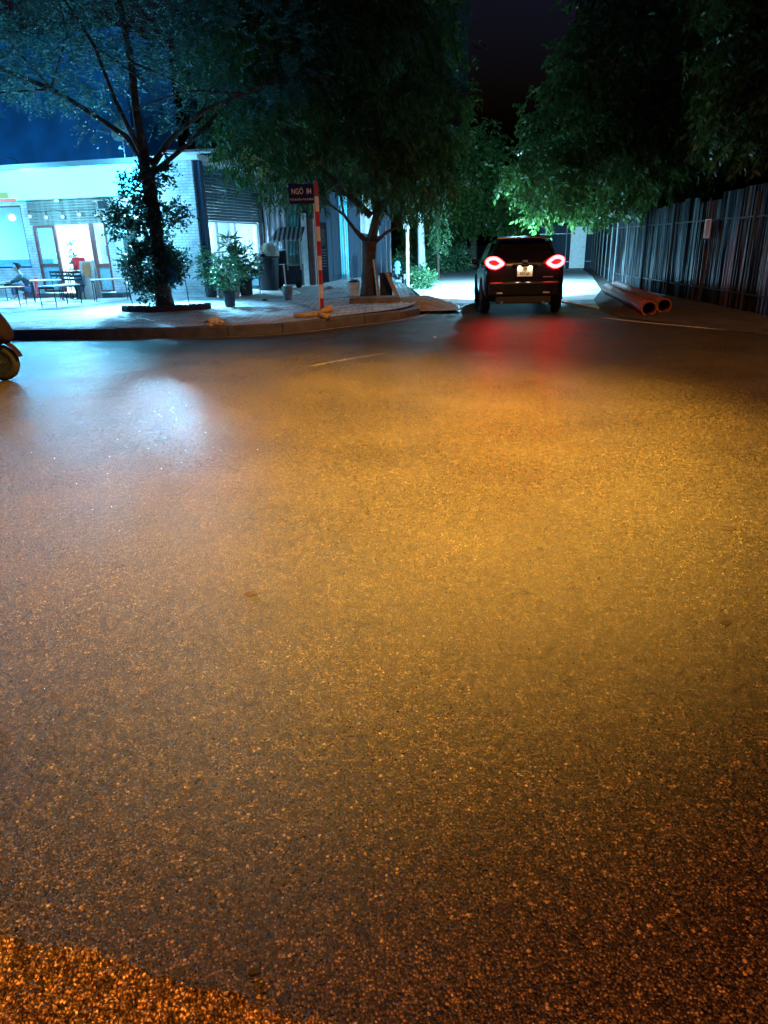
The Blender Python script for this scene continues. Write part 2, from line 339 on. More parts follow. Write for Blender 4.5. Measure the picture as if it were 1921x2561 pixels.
# ------------------------------------------------------------------ restaurant building (local frame: x along the front, y inwards)
C0 = (-5.01, 21.22, .32); A0 = R(-15)
B = thing('restaurant_building', 'white painted brick corner building with rolled up shutters and lit shop windows', 'building', C0, A0)
def bp(name, mb, m, **k): return mb.build(name, m, B, **k)
T = .2; TOP = 3.5
w = MB()   # front wall pieces around the openings, then side
w.b2(-10, -5.75, 0, T, 0, .82).b2(-10, -5.75, 0, T, 2.57, TOP).b2(-5.75, -5.48, 0, T, 0, TOP).b2(-5.48, -2.97, 0, T, 2.62, TOP)
w.b2(-2.97, -2.55, 0, T, 0, TOP).b2(-2.55, -1.95, 0, T, 0, .95).b2(-2.55, -1.95, 0, T, 2.2, TOP).b2(-1.95, 0, 0, T, 0, TOP)
bp('wall', w, M['wbrick'])
w = MB().b2(-T, 0, T, .42, 0, TOP).b2(-T, 0, 4.1, 4.5, 0, TOP).b2(-T, -.003, .42, 4.1, 0, .28).b2(-T, 0, .42, 4.1, 3.3, TOP)
bp('wall', w, M['wbrick'])
bp('wall', MB().b2(-10, 0, 5.2, 5.4, 0, TOP).b2(-10.2, -10, 0, 5.4, 0, TOP), M['plaster'])
bp('wall', MB().b2(-3.0, -2.85, .21, 5.19, 0, 2.9), M['plaster'])
bp('floor', MB().b2(-10, 0, .0, 5.2, -.25, .02), M['plaster'])
bp('step', MB().b2(-5.9, -2.5, -.35, -.003, -.2, .08), M['kerb'])
bp('ceiling', MB().b2(-9.99, -.01, .21, 5.19, 2.95, 3.05), M['plaster'])
bp('roof', MB().b2(-10.3, .25, -.12, 5.6, TOP+.002, TOP+.14), M['plaster'])
bp('upper_wall', MB().b2(-10.2, -3.2, 2.4, 5.2, TOP+.142, 7.4), M['glowplaster'])
def slats(x0, x1, z0, z1, y, n, axis='x'):
    m = MB(); h = (z1-z0)/n
    for k in range(n):
        z = z0+k*h; prof = [(0, 0), (-.022, h*.25), (-.022, h*.7), (0, h*.98)]
        for (a, b), (c_, d) in zip(prof, prof[1:]):
            if axis == 'x': m.add([(x0, y+a, z+b), (x1, y+a, z+b), (x1, y+c_, z+d), (x0, y+c_, z+d)], [(0, 1, 2, 3)])
            else: m.add([(y-a, x0, z+b), (y-a, x1, z+b), (y-c_, x1, z+d), (y-c_, x0, z+d)], [(0, 1, 2, 3)])
    return m
bp('roller_shutter', slats(-5.48, -2.97, 2.0, 2.66, -.03, 9), M['shutter'])
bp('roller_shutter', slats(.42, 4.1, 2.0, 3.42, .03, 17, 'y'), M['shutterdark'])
bp('drainpipe', MB().box((.09, .2, 1.6), (.16, .2, 3.8)), mat('dark_blue_paint', (.008, .035, .08), .6, var=.3))
# front door, posts, panels
D = bp('door', MB().b2(-5.46, -5.38, .02, .09, .1, 2).b2(-4.8, -4.72, .02, .09, .1, 2).b2(-5.38, -4.8, .02, .09, 1.93, 2).b2(-5.38, -4.8, .02, .09, .86, .93).b2(-5.38, -4.8, .02, .09, .1, .17), M['door'])
MB().b2(-5.38, -4.8, .05, .06, .93, 1.93).build('pane', M['glassblue'], D)
MB().b2(-5.38, -4.8, .05, .06, .17, .86).build('panel', M['frost'], D)
MB().tube([(-4.76, -.0, 1.0), (-4.76, -.04, 1.02), (-4.76, -.04, 1.18), (-4.76, 0, 1.2)], .01).build('handle', M['steel'], D)
bp('door_post', MB().b2(-3.55, -3.48, .02, .09, .1, 2), M['door'])
D2 = bp('door', MB().b2(-3.48, -3.42, .02, .08, .1, 2).b2(-3.05, -2.99, .02, .08, .1, 2).b2(-3.42, -3.05, .02, .08, .8, .9).b2(-3.42, -3.05, .02, .08, .1, .15), M['door'])
MB().b2(-3.42, -3.05, .045, .055, .15, .8).build('panel', M['frost'], D2)
MB().b2(-3.42, -3.05, .045, .055, .9, 2.).build('pane', M['glass'], D2)
def window(x0, x1, z0, z1, mull, fm, gm, axis='x', y=.06, horiz=()):
    f = MB(); t = .045
    def bb(a, b, z_0, z_1, d0=.0, d1=.06):
        if axis == 'x': f.b2(a, b, y-d1/2, y+d1/2, z_0, z_1)
        else: f.b2(-y-d1/2, -y+d1/2, a, b, z_0, z_1)
    bb(x0, x0+t, z0, z1); bb(x1-t, x1, z0, z1); bb(x0+t, x1-t, z0, z0+t); bb(x0+t, x1-t, z1-t, z1)
    for q in mull: bb(q-.02, q+.02, z0+t, z1-t)
    o = f.build('window', fm, B); g_ = MB()
    if axis == 'x': g_.b2(x0+t, x1-t, y-.004, y+.004, z0+t, z1-t)
    else: g_.b2(-y-.004, -y+.004, x0+t, x1-t, z0+t, z1-t)
    g_.build('pane', gm, o); return o
window(-10, -5.75, .82, 2.57, (-8.6, -7.2), M['dark'], M['glassblue'])
window(-2.55, -1.95, .95, 2.2, (), M['white'], M['glass'])
window(.42, 4.1, .28, 2.0, (1.22, 2.43), M['steel'], M['glass'], 'y')
ctr = thing('counter', 'pale serving counter inside the restaurant behind the brown door', 'counter', on_b(-4.75, 2.9, .02), A0) if False else None
# low counter and fabrics inside the left window, glowing blue
bp('shelf', MB().b2(-9.9, -5.9, 1.2, 1.5, 0.02, 1.05), M['frost'])
bp('awning', MB().add([(-.25, -.9, TOP+.1), (1.1, -.6, TOP+.1), (1.1, 0, TOP+.14), (-.25, 0, TOP+.14), (-.25, -.9, TOP+.16), (1.1, -.6, TOP+.16), (1.1, 0, TOP+.2), (-.25, 0, TOP+.2)], [(0, 1, 2, 3), (4, 5, 6, 7), (0, 1, 5, 4), (1, 2, 6, 5), (2, 3, 7, 6), (3, 0, 4, 7)]), M['white'])
def on_b(x, y, z=0):
    ca, sa = math.cos(A0), math.sin(A0); return (C0[0]+x*ca-y*sa, C0[1]+x*sa+y*ca, C0[2]+z)
# illuminated sign
SG = thing('illuminated_sign', 'long glowing white light box sign above the restaurant front', 'sign', on_b(-4.6, -.02, 2.65), A0)
M['signface'] = emit('sign_face', (.039, .6, 1.0), 12)
MB().b2(-5.4, 3.35, -.3, .0, 0.01, .84).build('frame', M['steel'], SG)
MB().b2(-5.38, 3.33, -.315, -.302, .03, .82).build('panel', M['signface'], SG)
tr = MB().prism([(-2.05, .265), (-1.55, .265), (-1.68, .4), (-1.8, .52), (-1.95, .4)], -.325, -.317).build('emblem', emit('sign_green', (.35, .8, .08), .8), SG)
MB().b2(-3.4, -1.2, -.325, -.317, .088, .26).build('green_band', emit('sign_green_band', (.35, .8, .12), .75), SG)
MB().b2(-1.8, -.95, -.325, -.317, .02, .085).build('red_band', emit('sign_red', (1, .25, .2), .8), SG)
text('lettering', 'BOUL', .17, emit('sign_lettering', (.5, .6, .95), .8), SG, (-1.33, -.32, .36))
# interior lamps
def area(name, loc, size, e, col, rot=(0, 0, 0), parent=None, sy=None):
    l = bpy.data.lights.new(name, 'AREA'); l.energy = e; l.color = col; l.size = size
    if sy: l.shape = 'RECTANGLE'; l.size_y = sy
    o = bpy.data.objects.new(name, l); link(o, parent); o.location = loc; o.rotation_euler = rot; return o
def spot(name, loc, tgt, e, col, ang, blend=1, rad=.1, parent=None):
    l = bpy.data.lights.new(name, 'SPOT'); l.energy = e; l.color = col; l.spot_size = R(ang); l.spot_blend = blend; l.shadow_soft_size = rad
    o = bpy.data.objects.new(name, l); link(o, parent); o.location = loc
    o.rotation_euler = (Vector(tgt)-Vector(loc)).to_track_quat('-Z', 'Y').to_euler(); return o
M['tube'] = emit('tube_lamp', (.4, .85, 1), 6)
for k, (x, y, lab) in enumerate(((-8.3, 1.6, 'tube lamp on the ceiling behind the wide blue shop window'), (-4.2, 1.4, 'tube lamp on the ceiling just inside the brown shop door'), (-.75, 2.3, 'tube lamp on the ceiling behind the side shop window'))):
    t = thing('ceiling_lamp', lab, 'ceiling lamp', on_b(x, y, 2.95), A0, 'tube lamps inside the restaurant')
    MB().b2(-.6, .6, -.05, .05, -.05, -.002).build('housing', M['white'], t); MB().tube([(-.58, 0, -.075), (.58, 0, -.075)], .02).build('tube', M['tube'], t)
    area('lamp_light', (0, 0, -.11), 1.2, (900, 1100, 900)[k], CYAN, parent=t, sy=.5)
# flood lamp on front wall
FL = thing('flood_lamp', 'small dazzling flood lamp on the white brick wall behind the tree', 'lamp', on_b(-1.73, -.02, 2.15), A0)
MB().b2(-.14, .14, -.16, -.1, -.09, .09).build('housing', M['white'], FL); MB().b2(-.12, .12, -.17, -.163, -.075, .075).build('lens', emit('flood_lens', (.5, .9, 1), 8), FL)
MB().b2(-.015, .015, -.1, 0, -.015, .015).build('bracket', M['steel'], FL)
def point(name, loc, e, col, rad=.1, parent=None):
    l = bpy.data.lights.new(name, 'POINT'); l.energy = e; l.color = col; l.shadow_soft_size = rad
    o = bpy.data.objects.new(name, l); link(o, parent); o.location = loc; return o
point('flood_light', (0, -.9, .0), 300, CYD, .1, FL); spot('flood_beam', (0, -.2, 0), (4.0, -11.5, -3.3), 8500, (.26, .66, 1), 68, 1, .12, FL)
for k, (x, lab) in enumerate(((-8.4, 'added gooseneck lamp over the far left end of the glowing sign'), (-5.6, 'added gooseneck lamp over the middle of the glowing sign'), (-1.4, 'added gooseneck lamp over the right end of the glowing sign'))):  # lamps added to light the pavement, foliage and upper wall
    dl = thing('added_sign_lamp', lab, 'lamp', on_b(x, -.12, 3.66), A0, 'gooseneck lamps added over the sign'); MB().lathe((0, -.95, .12), [(0, .03), (.04, .02), (.08, -.05), (.07, -.05), (.03, 0)], 12).build('shade', M['dark'], dl)
    MB().tube([(0, .3, 0), (0, .1, .12), (0, -.5, .2), (0, -.93, .14)], .012, 6).build('arm', M['dark'], dl)
    spot('added_sign_lamp_light', (0, -1.05, -.02), ((0, -2.8, -4) if k < 2 else (2.2, -3.3, -4)), (800, 800, 12500)[k], CYD, (100, 100, 58)[k], (.8, .8, 1)[k], .1, dl)
    point('added_sign_fill', (0, -1.05, .05), 190, (.1, .55, 1), .1, dl)  # added fill point for the foliage and upper wall
for k, (x, lab) in enumerate(((-7.2, 'added round lamp below the sign box over the blue window'), (-4.3, 'added round lamp below the sign box over the shop doorway'))):  # lamps added under the sign to brighten pavement and shop wall
    dl = thing('added_downlight', lab, 'lamp', on_b(x, -.2, 2.655), A0, 'downlights added under the sign'); MB().lathe((0, 0, 0), [(0, 0), (.07, 0), (.07, -.05), (.055, -.05), (.05, -.02), (0, -.02)], 14).build('housing', M['white'], dl)
    spot('added_downlight_lamp', (0, -.75, -.25), (0, -2.6, -2.8), 1300, CYD, 112, .8, .08, dl); point('added_downlight_fill', (0, -.95, -.35), 190, CYD, .08, dl)
# ------------------------------------------------------------------ far left of the alley: gates, tarps, fences
def corrugated(P, h, pitch=.1, depth=.02, z0=0, wob=.0, seedv=0):
    m = MB(); rnd = random.Random(seedv); pts = []
    for (a, b) in zip(P, P[1:]):
        a = Vector((*a, 0)); b = Vector((*b, 0)); t = (b-a); n = max(2, int(t.length/pitch*4)); nm = Vector((-t.y, t.x, 0)).normalized()
        for i in range(n):
            ph = i % 4; d = (0, 1, 1, 0)[ph]*depth; pts.append(a+t*i/n+nm*(d+rnd.uniform(-wob, wob)))
    pts.append(Vector((*P[-1], 0)))
    rows = 4; vs = []; 
    tops = 0
    for i, p in enumerate(pts):
        if i % 36 == 0: tops = rnd.uniform(-.09, .09); lean = (rnd.uniform(-wob, wob)*2, rnd.uniform(-wob, wob)*2)
        for r in range(rows+1):
            f = r/rows; vs.append((p.x+lean[0]*f+rnd.uniform(-wob, wob)*.4, p.y+lean[1]*f, z0+(h+tops)*f))
    n = rows+1
    m.add(vs, [(i*n+r, (i+1)*n+r, (i+1)*n+r+1, i*n+r+1) for i in range(len(pts)-1) for r in range(rows)]); return m
M['bluesheet'] = corr('blue_sheet', (.004, .02, .045), rough=.65, metal=0, c2=(.002, .007, .016))
M['cyansheet'] = corr('cyan_sheet', (.08, .42, .5), rough=.5, metal=.1, c2=(.05, .3, .4))
M['darksheet'] = corr('dark_sheet', (.035, .045, .06), rough=.5, metal=.3)
M['galv'] = corr('galvanised_sheet', (.32, .34, .37), rough=.3, metal=.9, c2=(.008, .009, .011), lo=.5, hi=.82, sx=14)  # pale streaks painted into the colour stand in for glints on the crests
def fence(name, label, P, h, m, postm, z0=.3, every=2.4, wob=.003, seedv=1, backside=1, pitch=.1):
    t = thing(name, label, 'fence', (P[0][0], P[0][1], 0)); o = Vector((P[0][0], P[0][1], 0))
    Q = [(x-o.x, y-o.y) for x, y in P]
    corrugated(Q, h, z0=z0, wob=wob, seedv=seedv, pitch=pitch).build('sheet', m, t)
    for a, b in zip(Q, Q[1:]):
        a = Vector((*a, 0)); b = Vector((*b, 0)); tt = b-a; nm = Vector((-tt.y, tt.x, 0)).normalized()*-.06*backside; n = max(1, round(tt.length/every))
        for k in range(n):
            p = a+tt*(k+.5)/n+nm; MB().tube([(p.x, p.y, z0-.1), (p.x, p.y, z0+h-.05)], .03, 6).build('post', postm, t)
        for z in (.4, h-.5): MB().tube([a+nm*.6+Vector((0, 0, z0+z)), b+nm*.6+Vector((0, 0, z0+z))], .018, 5).build('rail', postm, t)
    return t
fence('metal_fence', 'dark metal sheet fence behind the striped cart and menu board', [(-4.15, 25.9), (-2.0, 25.6)], 3.2, M['darksheet'], M['steel'], seedv=2, backside=-1)
fence('metal_fence', 'deep blue corrugated fence behind the striped sign pole', [(-2.0, 25.55), (-1.45, 29.4)], 3.1, M['bluesheet'], M['steel'], seedv=3, backside=-1)
fence('metal_fence', 'pale cyan sheet standing upright in the blue fence', [(-1.45, 29.45), (-1.15, 29.6)], 3.1, M['cyansheet'], M['steel'], seedv=4, every=5, backside=-1)
fence('metal_fence', 'shadowy blue corrugated fence behind the planked street tree', [(-1.12, 29.65), (.6, 33), (.75, 44)], 3.1, M['bluesheet'], M['steel'], seedv=5, backside=-1)
# right-hand fence of bare metal sheets
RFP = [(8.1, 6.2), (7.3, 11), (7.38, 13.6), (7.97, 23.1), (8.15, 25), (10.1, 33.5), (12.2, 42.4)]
FR = fence('metal_fence', 'tall dark corrugated metal fence with painted-in glint streaks beside the orange pipes', RFP, 2.35, M['galv'], M['dark'], z0=.05, wob=.011, seedv=11, backside=-1, pitch=.13)
fence('metal_fence', 'lit blue sheet fence closing the far end of the alley', [(12.25, 42.5), (9.3, 42.9)], 2.4, M['bluesheet'], M['steel'], z0=.0, seedv=12, wob=.006, backside=-1)
nb = thing('notice_board', 'small reddish and white notice sheet fixed high on the dark metal fence', 'notice', (7.43, 16.9, 1.72), 0)
MB().b2(-.02, .0, -.14, .14, -.2, .2).build('panel', M['white'], nb); MB().b2(-.026, -.021, -.11, .06, -.18, .18).build('red_stripe', M['redpaint'], nb)
dp = thing('metal_door', 'pale metal door standing in the blue fence at the alley end', 'door', (11.3, 42.1, 0), R(-6))
MB().b2(-.42, .42, 0, .05, .05, 2.25).build('panel', M['white'], dp); MB().tube([(.32, -.02, 1.1), (.32, -.05, 1.15), (.32, -.02, 1.2)], .012, 6).build('handle', M['dark'], dp)
# ------------------------------------------------------------------ far apartment tower
TW = thing('apartment_tower', 'dark unlit apartment tower rising behind the street tree', 'building', (-3, 80, 0))
M['tower'] = mat('tower_render', (.04, .045, .05), .9, var=.2, vs=1, bump=0); 
MB().b2(-16, 12.4, 0, 14, 0, 46).build('wall', M['tower'], TW); MB().b2(-16.3, 12.7, -.3, 14.3, 46.002, 47).build('roof', M['tower'], TW)
for fl in range(3, 11):
    for k in range(4):
        x = 10.2-k*3.4; z = 2+fl*3.1
        wd = MB().b2(x-.8, x+.8, -.04, -.003, z, z+1.5).build('window', M['dark'], TW)
        if k % 2 == 0: MB().b2(x-1.2, x+1.2, -.9, -.05, z-.9, z-.75).b2(x-1.2, x+1.2, -.9, -.85, z-.74, z-.1).build('balcony', M['tower'], TW)
# ------------------------------------------------------------------ trees
def limb(p0, d, L, r0, r1, n=8, droop=0, wob=.15, rnd=random):
    pts = [Vector(p0)]; d = Vector(d).normalized(); rr = [r0]
    for i in range(n):
        d = (d+Vector((rnd.uniform(-wob, wob), rnd.uniform(-wob, wob), rnd.uniform(-wob, wob)-droop))).normalized()
        pts.append(pts[-1]+d*L/n); rr.append(r0+(r1-r0)*(i+1)/n)
    return pts, rr
def sprays(centres, n, leaf=(.1, .03), per=12, span=.4, droop=.6, gap=.35, feather=False, seedv=0):
    """leaf clusters spread through ellipsoids: each spray is a twig direction with leaves along it"""
    r = np.random.default_rng(seedv); out = []; tot = sum(c[3]*c[4]*c[5] for c in centres)
    for (cx, cy, cz, rx, ry, rz) in centres:
        k = int(n*rx*ry*rz/tot)+1
        u = r.normal(size=(k, 3)); u /= np.linalg.norm(u, axis=1)[:, None]; rad = r.uniform(.25, 1, k)**.45*(1+r.normal(0, .1, k))
        base = np.array([cx, cy, cz])+u*rad[:, None]*np.array([rx, ry, rz])
        # uneven crown: remove sprays in noise holes
        h = np.sin(base[:, 0]*2.1+cz)*np.sin(base[:, 1]*2.3+cx)*np.sin(base[:, 2]*2.7+cy)+.35*np.sin(base[:, 0]*5.3)*np.sin(base[:, 2]*6.1)
        base = base[h > -gap]; u = u[h > -gap]; k = len(base)
        d = u*.7+r.normal(0, .5, (k, 3)); d[:, 2] -= droop; d /= np.linalg.norm(d, axis=1)[:, None]
        for j in range(per):
            f = (j+.5)/per; p = base+d*(span*f)[..., None] if np.ndim(f) else base+d*span*f
            side = np.cross(d, [0, 0, 1.0]); side /= np.linalg.norm(side, axis=1)[:, None]+1e-6
            sgn = 1 if j % 2 else -1
            if feather: ld = d*.35+side*sgn+r.normal(0, .15, (k, 3))
            else: ld = d*.5+side*sgn*.7+r.normal(0, .4, (k, 3)); ld[:, 2] -= droop*.8
            ld /= np.linalg.norm(ld, axis=1)[:, None]
            w_ = np.cross(ld, r.normal(size=(k, 3))); w_ /= np.linalg.norm(w_, axis=1)[:, None]+1e-6
            s = r.uniform(.7, 1.3, (k, 1)); l, w2 = leaf[0]*s, leaf[1]*s*.5
            q = np.stack([p, p+ld*l*.45+w_*w2, p+ld*l, p+ld*l*.45-w_*w2], 1); out.append(q)
    return np.concatenate(out)
def tree(name, label, base, trunk, limbs, crowns, n, lm, leaf, per, span, droop, seedv, gap=.35, feather=False, group=None, twigs=26):
    t = thing(name, label, 'tree', base, group=group); rnd = random.Random(seedv); tm = MB()
    tm.tube(trunk[0], trunk[1], 12)
    for pts, rr in limbs: tm.tube(pts, rr, 7)
    ends = [p for pts, _ in limbs for p in pts[len(pts)//2:]]
    for _ in range(twigs):
        if not ends: break
        c = rnd.choice(crowns); e = rnd.choice(ends); e = Vector(e); tgt = Vector(c[:3])+Vector((rnd.uniform(-.7, .7)*c[3], rnd.uniform(-.7, .7)*c[4], rnd.uniform(-.6, .6)*c[5]))
        if (tgt-e).length > 5: continue
        mid = (e+tgt)/2+Vector((rnd.uniform(-.2, .2), rnd.uniform(-.2, .2), rnd.uniform(0, .3))); tm.tube([e, mid, tgt], [.03, .018, .006], 5)
    tm.build('trunk', M['bark'], t, smooth=True)
    quads('crown', sprays(crowns, n, leaf, per, span, droop, gap, feather, seedv), lm, t); return t
# tree 1: feathery street tree in front of the restaurant; base near (-5.3,17.9)
b1 = (-5.2, 17.75, .22)
T1 = tree('flame_tree', 'big feathery street tree with ivy wrapped trunk in front of the restaurant', b1,
     ([(0, 0, -.05), (0, 0, .25), (-.02, 0, 1), (.02, 0, 1.9), (-.02, .02, 2.6), (-.02, 0, 3.3)], [.27, .2, .165, .155, .16, .17]),
     [([(-.02, 0, 3.2), (-.45, .2, 3.75), (-1.2, .3, 4.25), (-2.0, .3, 4.75), (-2.9, .2, 5.1), (-3.8, .1, 5.5), (-5, 0, 5.9)], [.09, .07, .06, .055, .045, .035, .02]),
      ([(-.02, 0, 3.2), (-.12, .1, 4.2), (-.1, .15, 5.2), (-.2, .2, 6.4), (-.1, .2, 7.6)], [.12, .09, .08, .06, .03]),
      ([(-.02, 0, 3.2), (-.45, -.2, 4.4), (-.7, -.3, 5.4), (-1.3, -.4, 6.5)], [.06, .045, .035, .02]),
      ([(0, 0, 3.0), (.6, .1, 3.7), (1.4, 0, 4.2), (2.4, -.1, 4.5), (3.4, 0, 4.9)], [.09, .06, .05, .035, .02]),
      ([(0, 0, 2.9), (.8, .6, 3.6), (1.8, 1.2, 4.6), (2.6, 1.6, 5.6)], [.07, .05, .04, .02])],
     [(-3.6, 0, 5.4, 1.9, 1.6, .8), (-1.6, .2, 5.1, 1.7, 1.5, .75), (-5.2, 0, 4.9, 1.4, 1.3, .9), (-.2, .3, 6.2, 2.2, 2, 1.1), (-3.2, .5, 6.9, 3.2, 2, 1.1), (2.4, .3, 5.5, 2.3, 1.6, 1.2), (1.3, .4, 4.2, 1.3, 1, .5), (0.3, 0.3, 7.8, 4, 2.4, 1.0), (-.8, -.3, 3.9, .5, .4, .35), (-6.0, 0, 6.2, 1.6, 1.6, 1)],
     8200, M['leaf1'], (.08, .024), 16, .42, .45, 21, feather=True, gap=.22)
iv = sprays([(-.22, 0, .95, .62, .5, .5), (-.1, 0, 1.6, .35, .3, .35), (.25, 0, 1.05, .35, .35, .3), (-.45, 0, 2.15, .5, .35, .25), (.4, 0, 2.1, .4, .3, .2), (-.2, 0, 2.7, .4, .3, .25), (.25, 0, 3.0, .3, .3, .2), (-.9, .0, 1.9, .3, .2, .3), (-.25, 0, .4, .3, .3, .25)], 1500, (.085, .05), 9, .25, .1, .5, False, 5)
quads('ivy', iv, M['leafdark'], T1)
# fairy lights hanging in the tree
fl = thing('fairy_lights', 'string of tiny pale bulbs wound through the limbs of the feathery tree', 'string lights', (-5.2, 17.75, .22))
wire = []
fm = emit('fairy_bulb', (.3, .7, .85), .6)
for k, (x, z) in enumerate([(-1.35, 4.2), (-1.15, 4.0), (-1.1, 3.85), (-.9, 4.05), (-.75, 3.6), (-.45, 3.75), (-.3, 3.55), (-.55, 4.6), (-.6, 5.0), (-.2, 3.3), (.15, 3.1), (.45, 3.35), (.8, 3.6), (1.0, 3.55)]):
    wire.append((x, -.25, z)); MB().lathe((x, -.25, z), [(.0, -.02), (.014, -.01), (.017, .0), (.012, .012), (0, .02)], 8).build('bulb', fm, fl)
MB().tube(wire, .004, 4).build('wire', M['dark'], fl)
# planter ring round tree 1
pl = thing('tree_planter', 'low rough brick edging around the base of the feathery tree', 'planter', (-5.1, 17.5, .2))
rk = MB()
for i in range(24):
    a = -math.pi*.95+i*(math.pi*.9)/23*1.0; x = 1.02*math.cos(a); y = .55*math.sin(a)-.05
    rk.box((x, y+.1, .07), (.13, .1, random.uniform(.12, .17)), (random.uniform(-.08, .08), random.uniform(-.08, .08), a+math.pi/2+random.uniform(-.1, .1)))
rk.build('brick_edging', mat('dark_brick', (.05, .05, .06), .85, var=.4, vs=12, bump=.6), pl)
MB().lathe((0, .15, 0), [(0, .12), (.7, .07), (1.0, .0)], 20).build('soil', M['dirt'], pl).scale = (1, .6, 1)
tag(MB().b2(-.09, .13, -.22, -.19, .72, 1.12).build('board', M['glowplaster'], None, loc=(-4.9, 17.75, .1)), 'small dark board fixed low on the ivy covered trunk', 'board')
tk = thing('stake', 'thin stick standing right of the feathery tree', 'stake', (-4.7, 18.1, .2)); MB().tube([(0, 0, 0), (-.05, 0, .9)], .012, 6).build('rod', M['dark'], tk)
tk = thing('stake', 'thin stick standing left of the feathery tree', 'stake', (-6.1, 18.1, .2)); MB().tube([(0, 0, 0), (-.05, 0, .8)], .01, 6).build('rod', M['dark'], tk)
# tree 2: leaning-plank street tree at the alley corner
b2_ = (-.25, 19.6, .25)
T2 = tree('mango_tree', 'street tree with drooping leaves and planks leaning on its split trunk', b2_,
     ([(0, 0, -.05), (0, 0, .3), (.02, 0, .9), (.05, 0, 1.4)], [.27, .21, .18, .2]),
     [([(.0, 0, 1.35), (-.35, .1, 1.7), (-.6, 0, 2.05), (-.95, .1, 2.3), (-1.3, .1, 2.5)], [.09, .05, .04, .03, .02]),
      ([(.08, 0, 1.35), (.25, 0, 2.0), (.2, .1, 3), (.4, .2, 4.4), (.2, .2, 6)], [.14, .11, .1, .08, .04]),
      ([(.1, 0, 1.3), (.5, -.1, 1.6), (.85, -.1, 1.75)], [.06, .04, .02]),
      ([(.2, 0, 2.0), (1.0, .2, 3.0), (1.9, .2, 3.9), (2.6, 0, 4.6)], [.09, .07, .05, .02]),
      ([(.1, 0, 2.0), (-1.0, .2, 3.0), (-2.0, .2, 4.0), (-3, 0, 4.8)], [.09, .07, .05, .02])],
     [(-.3, 0, 3.3, 1.3, 1.2, .8), (1.2, 0, 2.75, 1.35, 1.1, .75), (1.0, 0, 4.2, 1.8, 1.6, 1.1), (-2.0, 0, 4.3, 1.7, 1.5, 1.1), (-1.9, .3, 2.95, .9, .9, .6), (-3.0, .2, 3.6, .9, .9, .75), (0, .3, 5.8, 2.4, 2, 1.5), (-1.2, .5, 6.6, 2.4, 2, 1.3), (-2.7, 0.3, 5.6, 1.7, 1.6, 1.2), (1.4, .3, 3.4, 1.0, 1.2, 1.2), (.3, .5, 7.6, 2.4, 2, 1.2)],
     8600, M['leaf2'], (.15, .035), 13, .4, 1.0, 31, gap=.5)
bl = sprays([(-2.75, -1.2, 3.35, .16, .16, .16), (-2.5, -1.2, 3.1, .2, .2, .22), (-1.2, -1.2, 3.2, .16, .16, .16)], 60, (.03, .02), 8, .1, .1, 9, False, 3)
quads('blossom', bl, M['blossom'], T2)
# tree 3 and its neighbours: broad leaved trees leaning over the alley from behind the fence
T3 = tree('fig_tree', 'broad leaved tree leaning over the metal fence above the car', (9.3, 22.4, 0),
     ([(0, 0, -.05), (-.2, 0, 1.5), (-.6, 0, 3.2)], [.3, .22, .18]),
     [([(-.6, 0, 3.0), (-2, .2, 3.9), (-3.4, .2, 4.2), (-4.6, 0, 4.0)], [.14, .1, .06, .02]), ([(-.6, 0, 3.0), (-1.2, .2, 5), (-2, 0, 6.5)], [.14, .09, .03]), ([(-.6, 0, 3), (.5, -.5, 5), (1.5, -1, 6.5)], [.12, .08, .03])],
     [(-4.35, 0, 3.2, 1.2, 1.3, .8), (-4.35, 0, 2.55, .55, .8, .55), (-2.8, 0, 3.1, 1.5, 1.4, 1.0), (-3.2, .2, 4.6, 1.9, 1.7, 1.1), (-1.2, 0, 3.9, 1.8, 1.6, 1.5), (-5.1, 0, 3.3, .8, .9, .45), (-2.2, .2, 6.2, 2.2, 2, 1.3), (.4, 0, 5.4, 2, 2, 2), (-1, .3, 8, 2.7, 2, 1.3)],
     7600, M['leaf3'], (.15, .075), 11, .4, .8, 41, gap=.42)
T4 = tree('fig_tree', 'dark tree crown filling the upper right above the metal fence', (10.6, 16.6, 0),
     ([(0, 0, -.05), (.1, 0, 1.6), (0, 0, 3.4)], [.32, .24, .2]),
     [([(0, 0, 3.2), (-1.2, .2, 4.6), (-2.4, .2, 5.6)], [.14, .1, .03]), ([(0, 0, 3.2), (.4, .2, 5), (.2, 0, 7)], [.14, .1, .03])],
     [(-1.6, .5, 5.3, 2.0, 1.6, 1.7), (.2, 0, 4.6, 2, 1.8, 1.7), (0, 0, 7, 2.6, 2, 1.6), (-2.2, .8, 3.9, 1.3, 1.2, .9), (-2.6, .6, 6.9, 1.6, 1.6, 1.2), (1.0, 0, 3.2, 1.8, 1.5, .9)],
     6400, M['leaf2'], (.16, .07), 10, .42, .8, 51, gap=.6)
for k, (x, y, s, lab) in enumerate([(2.7, 47, 1.0, 'dark rounded tree at the end of the alley, left one behind the far fence'), (6.3, 49, 1.25, 'dark pointed tree at the end of the alley above the car roof'), (10.5, 47, 1.1, 'dark tree behind the far blue fence, right of the car'), (-3.5, 38, 1.3, 'dark tree behind the blue fence at the left of the alley')]):
    tree('background_tree', lab, (x, y, 0), ([(0, 0, 0), (0, 0, 2*s)], [.25, .2]), [([(0, 0, 1.9*s), (.4, 0, 4*s)], [.15, .05])],
         [(0, 0, 4.2*s, 2.1*s, 1.8*s, 2.0*s), (-1*s, 0, 2.6*s, 1.7*s, 1.5*s, 1.3*s), (1.1*s, 0, 3*s, 1.6*s, 1.4*s, 1.3*s), (0.2, 0, 6*s, 1.2*s, 1.2*s, 1.0*s)], 1500, M['leaf2'], (.26, .11), 9, .6, .7, 60+k, gap=.7, group='dark trees beyond the alley', twigs=6)
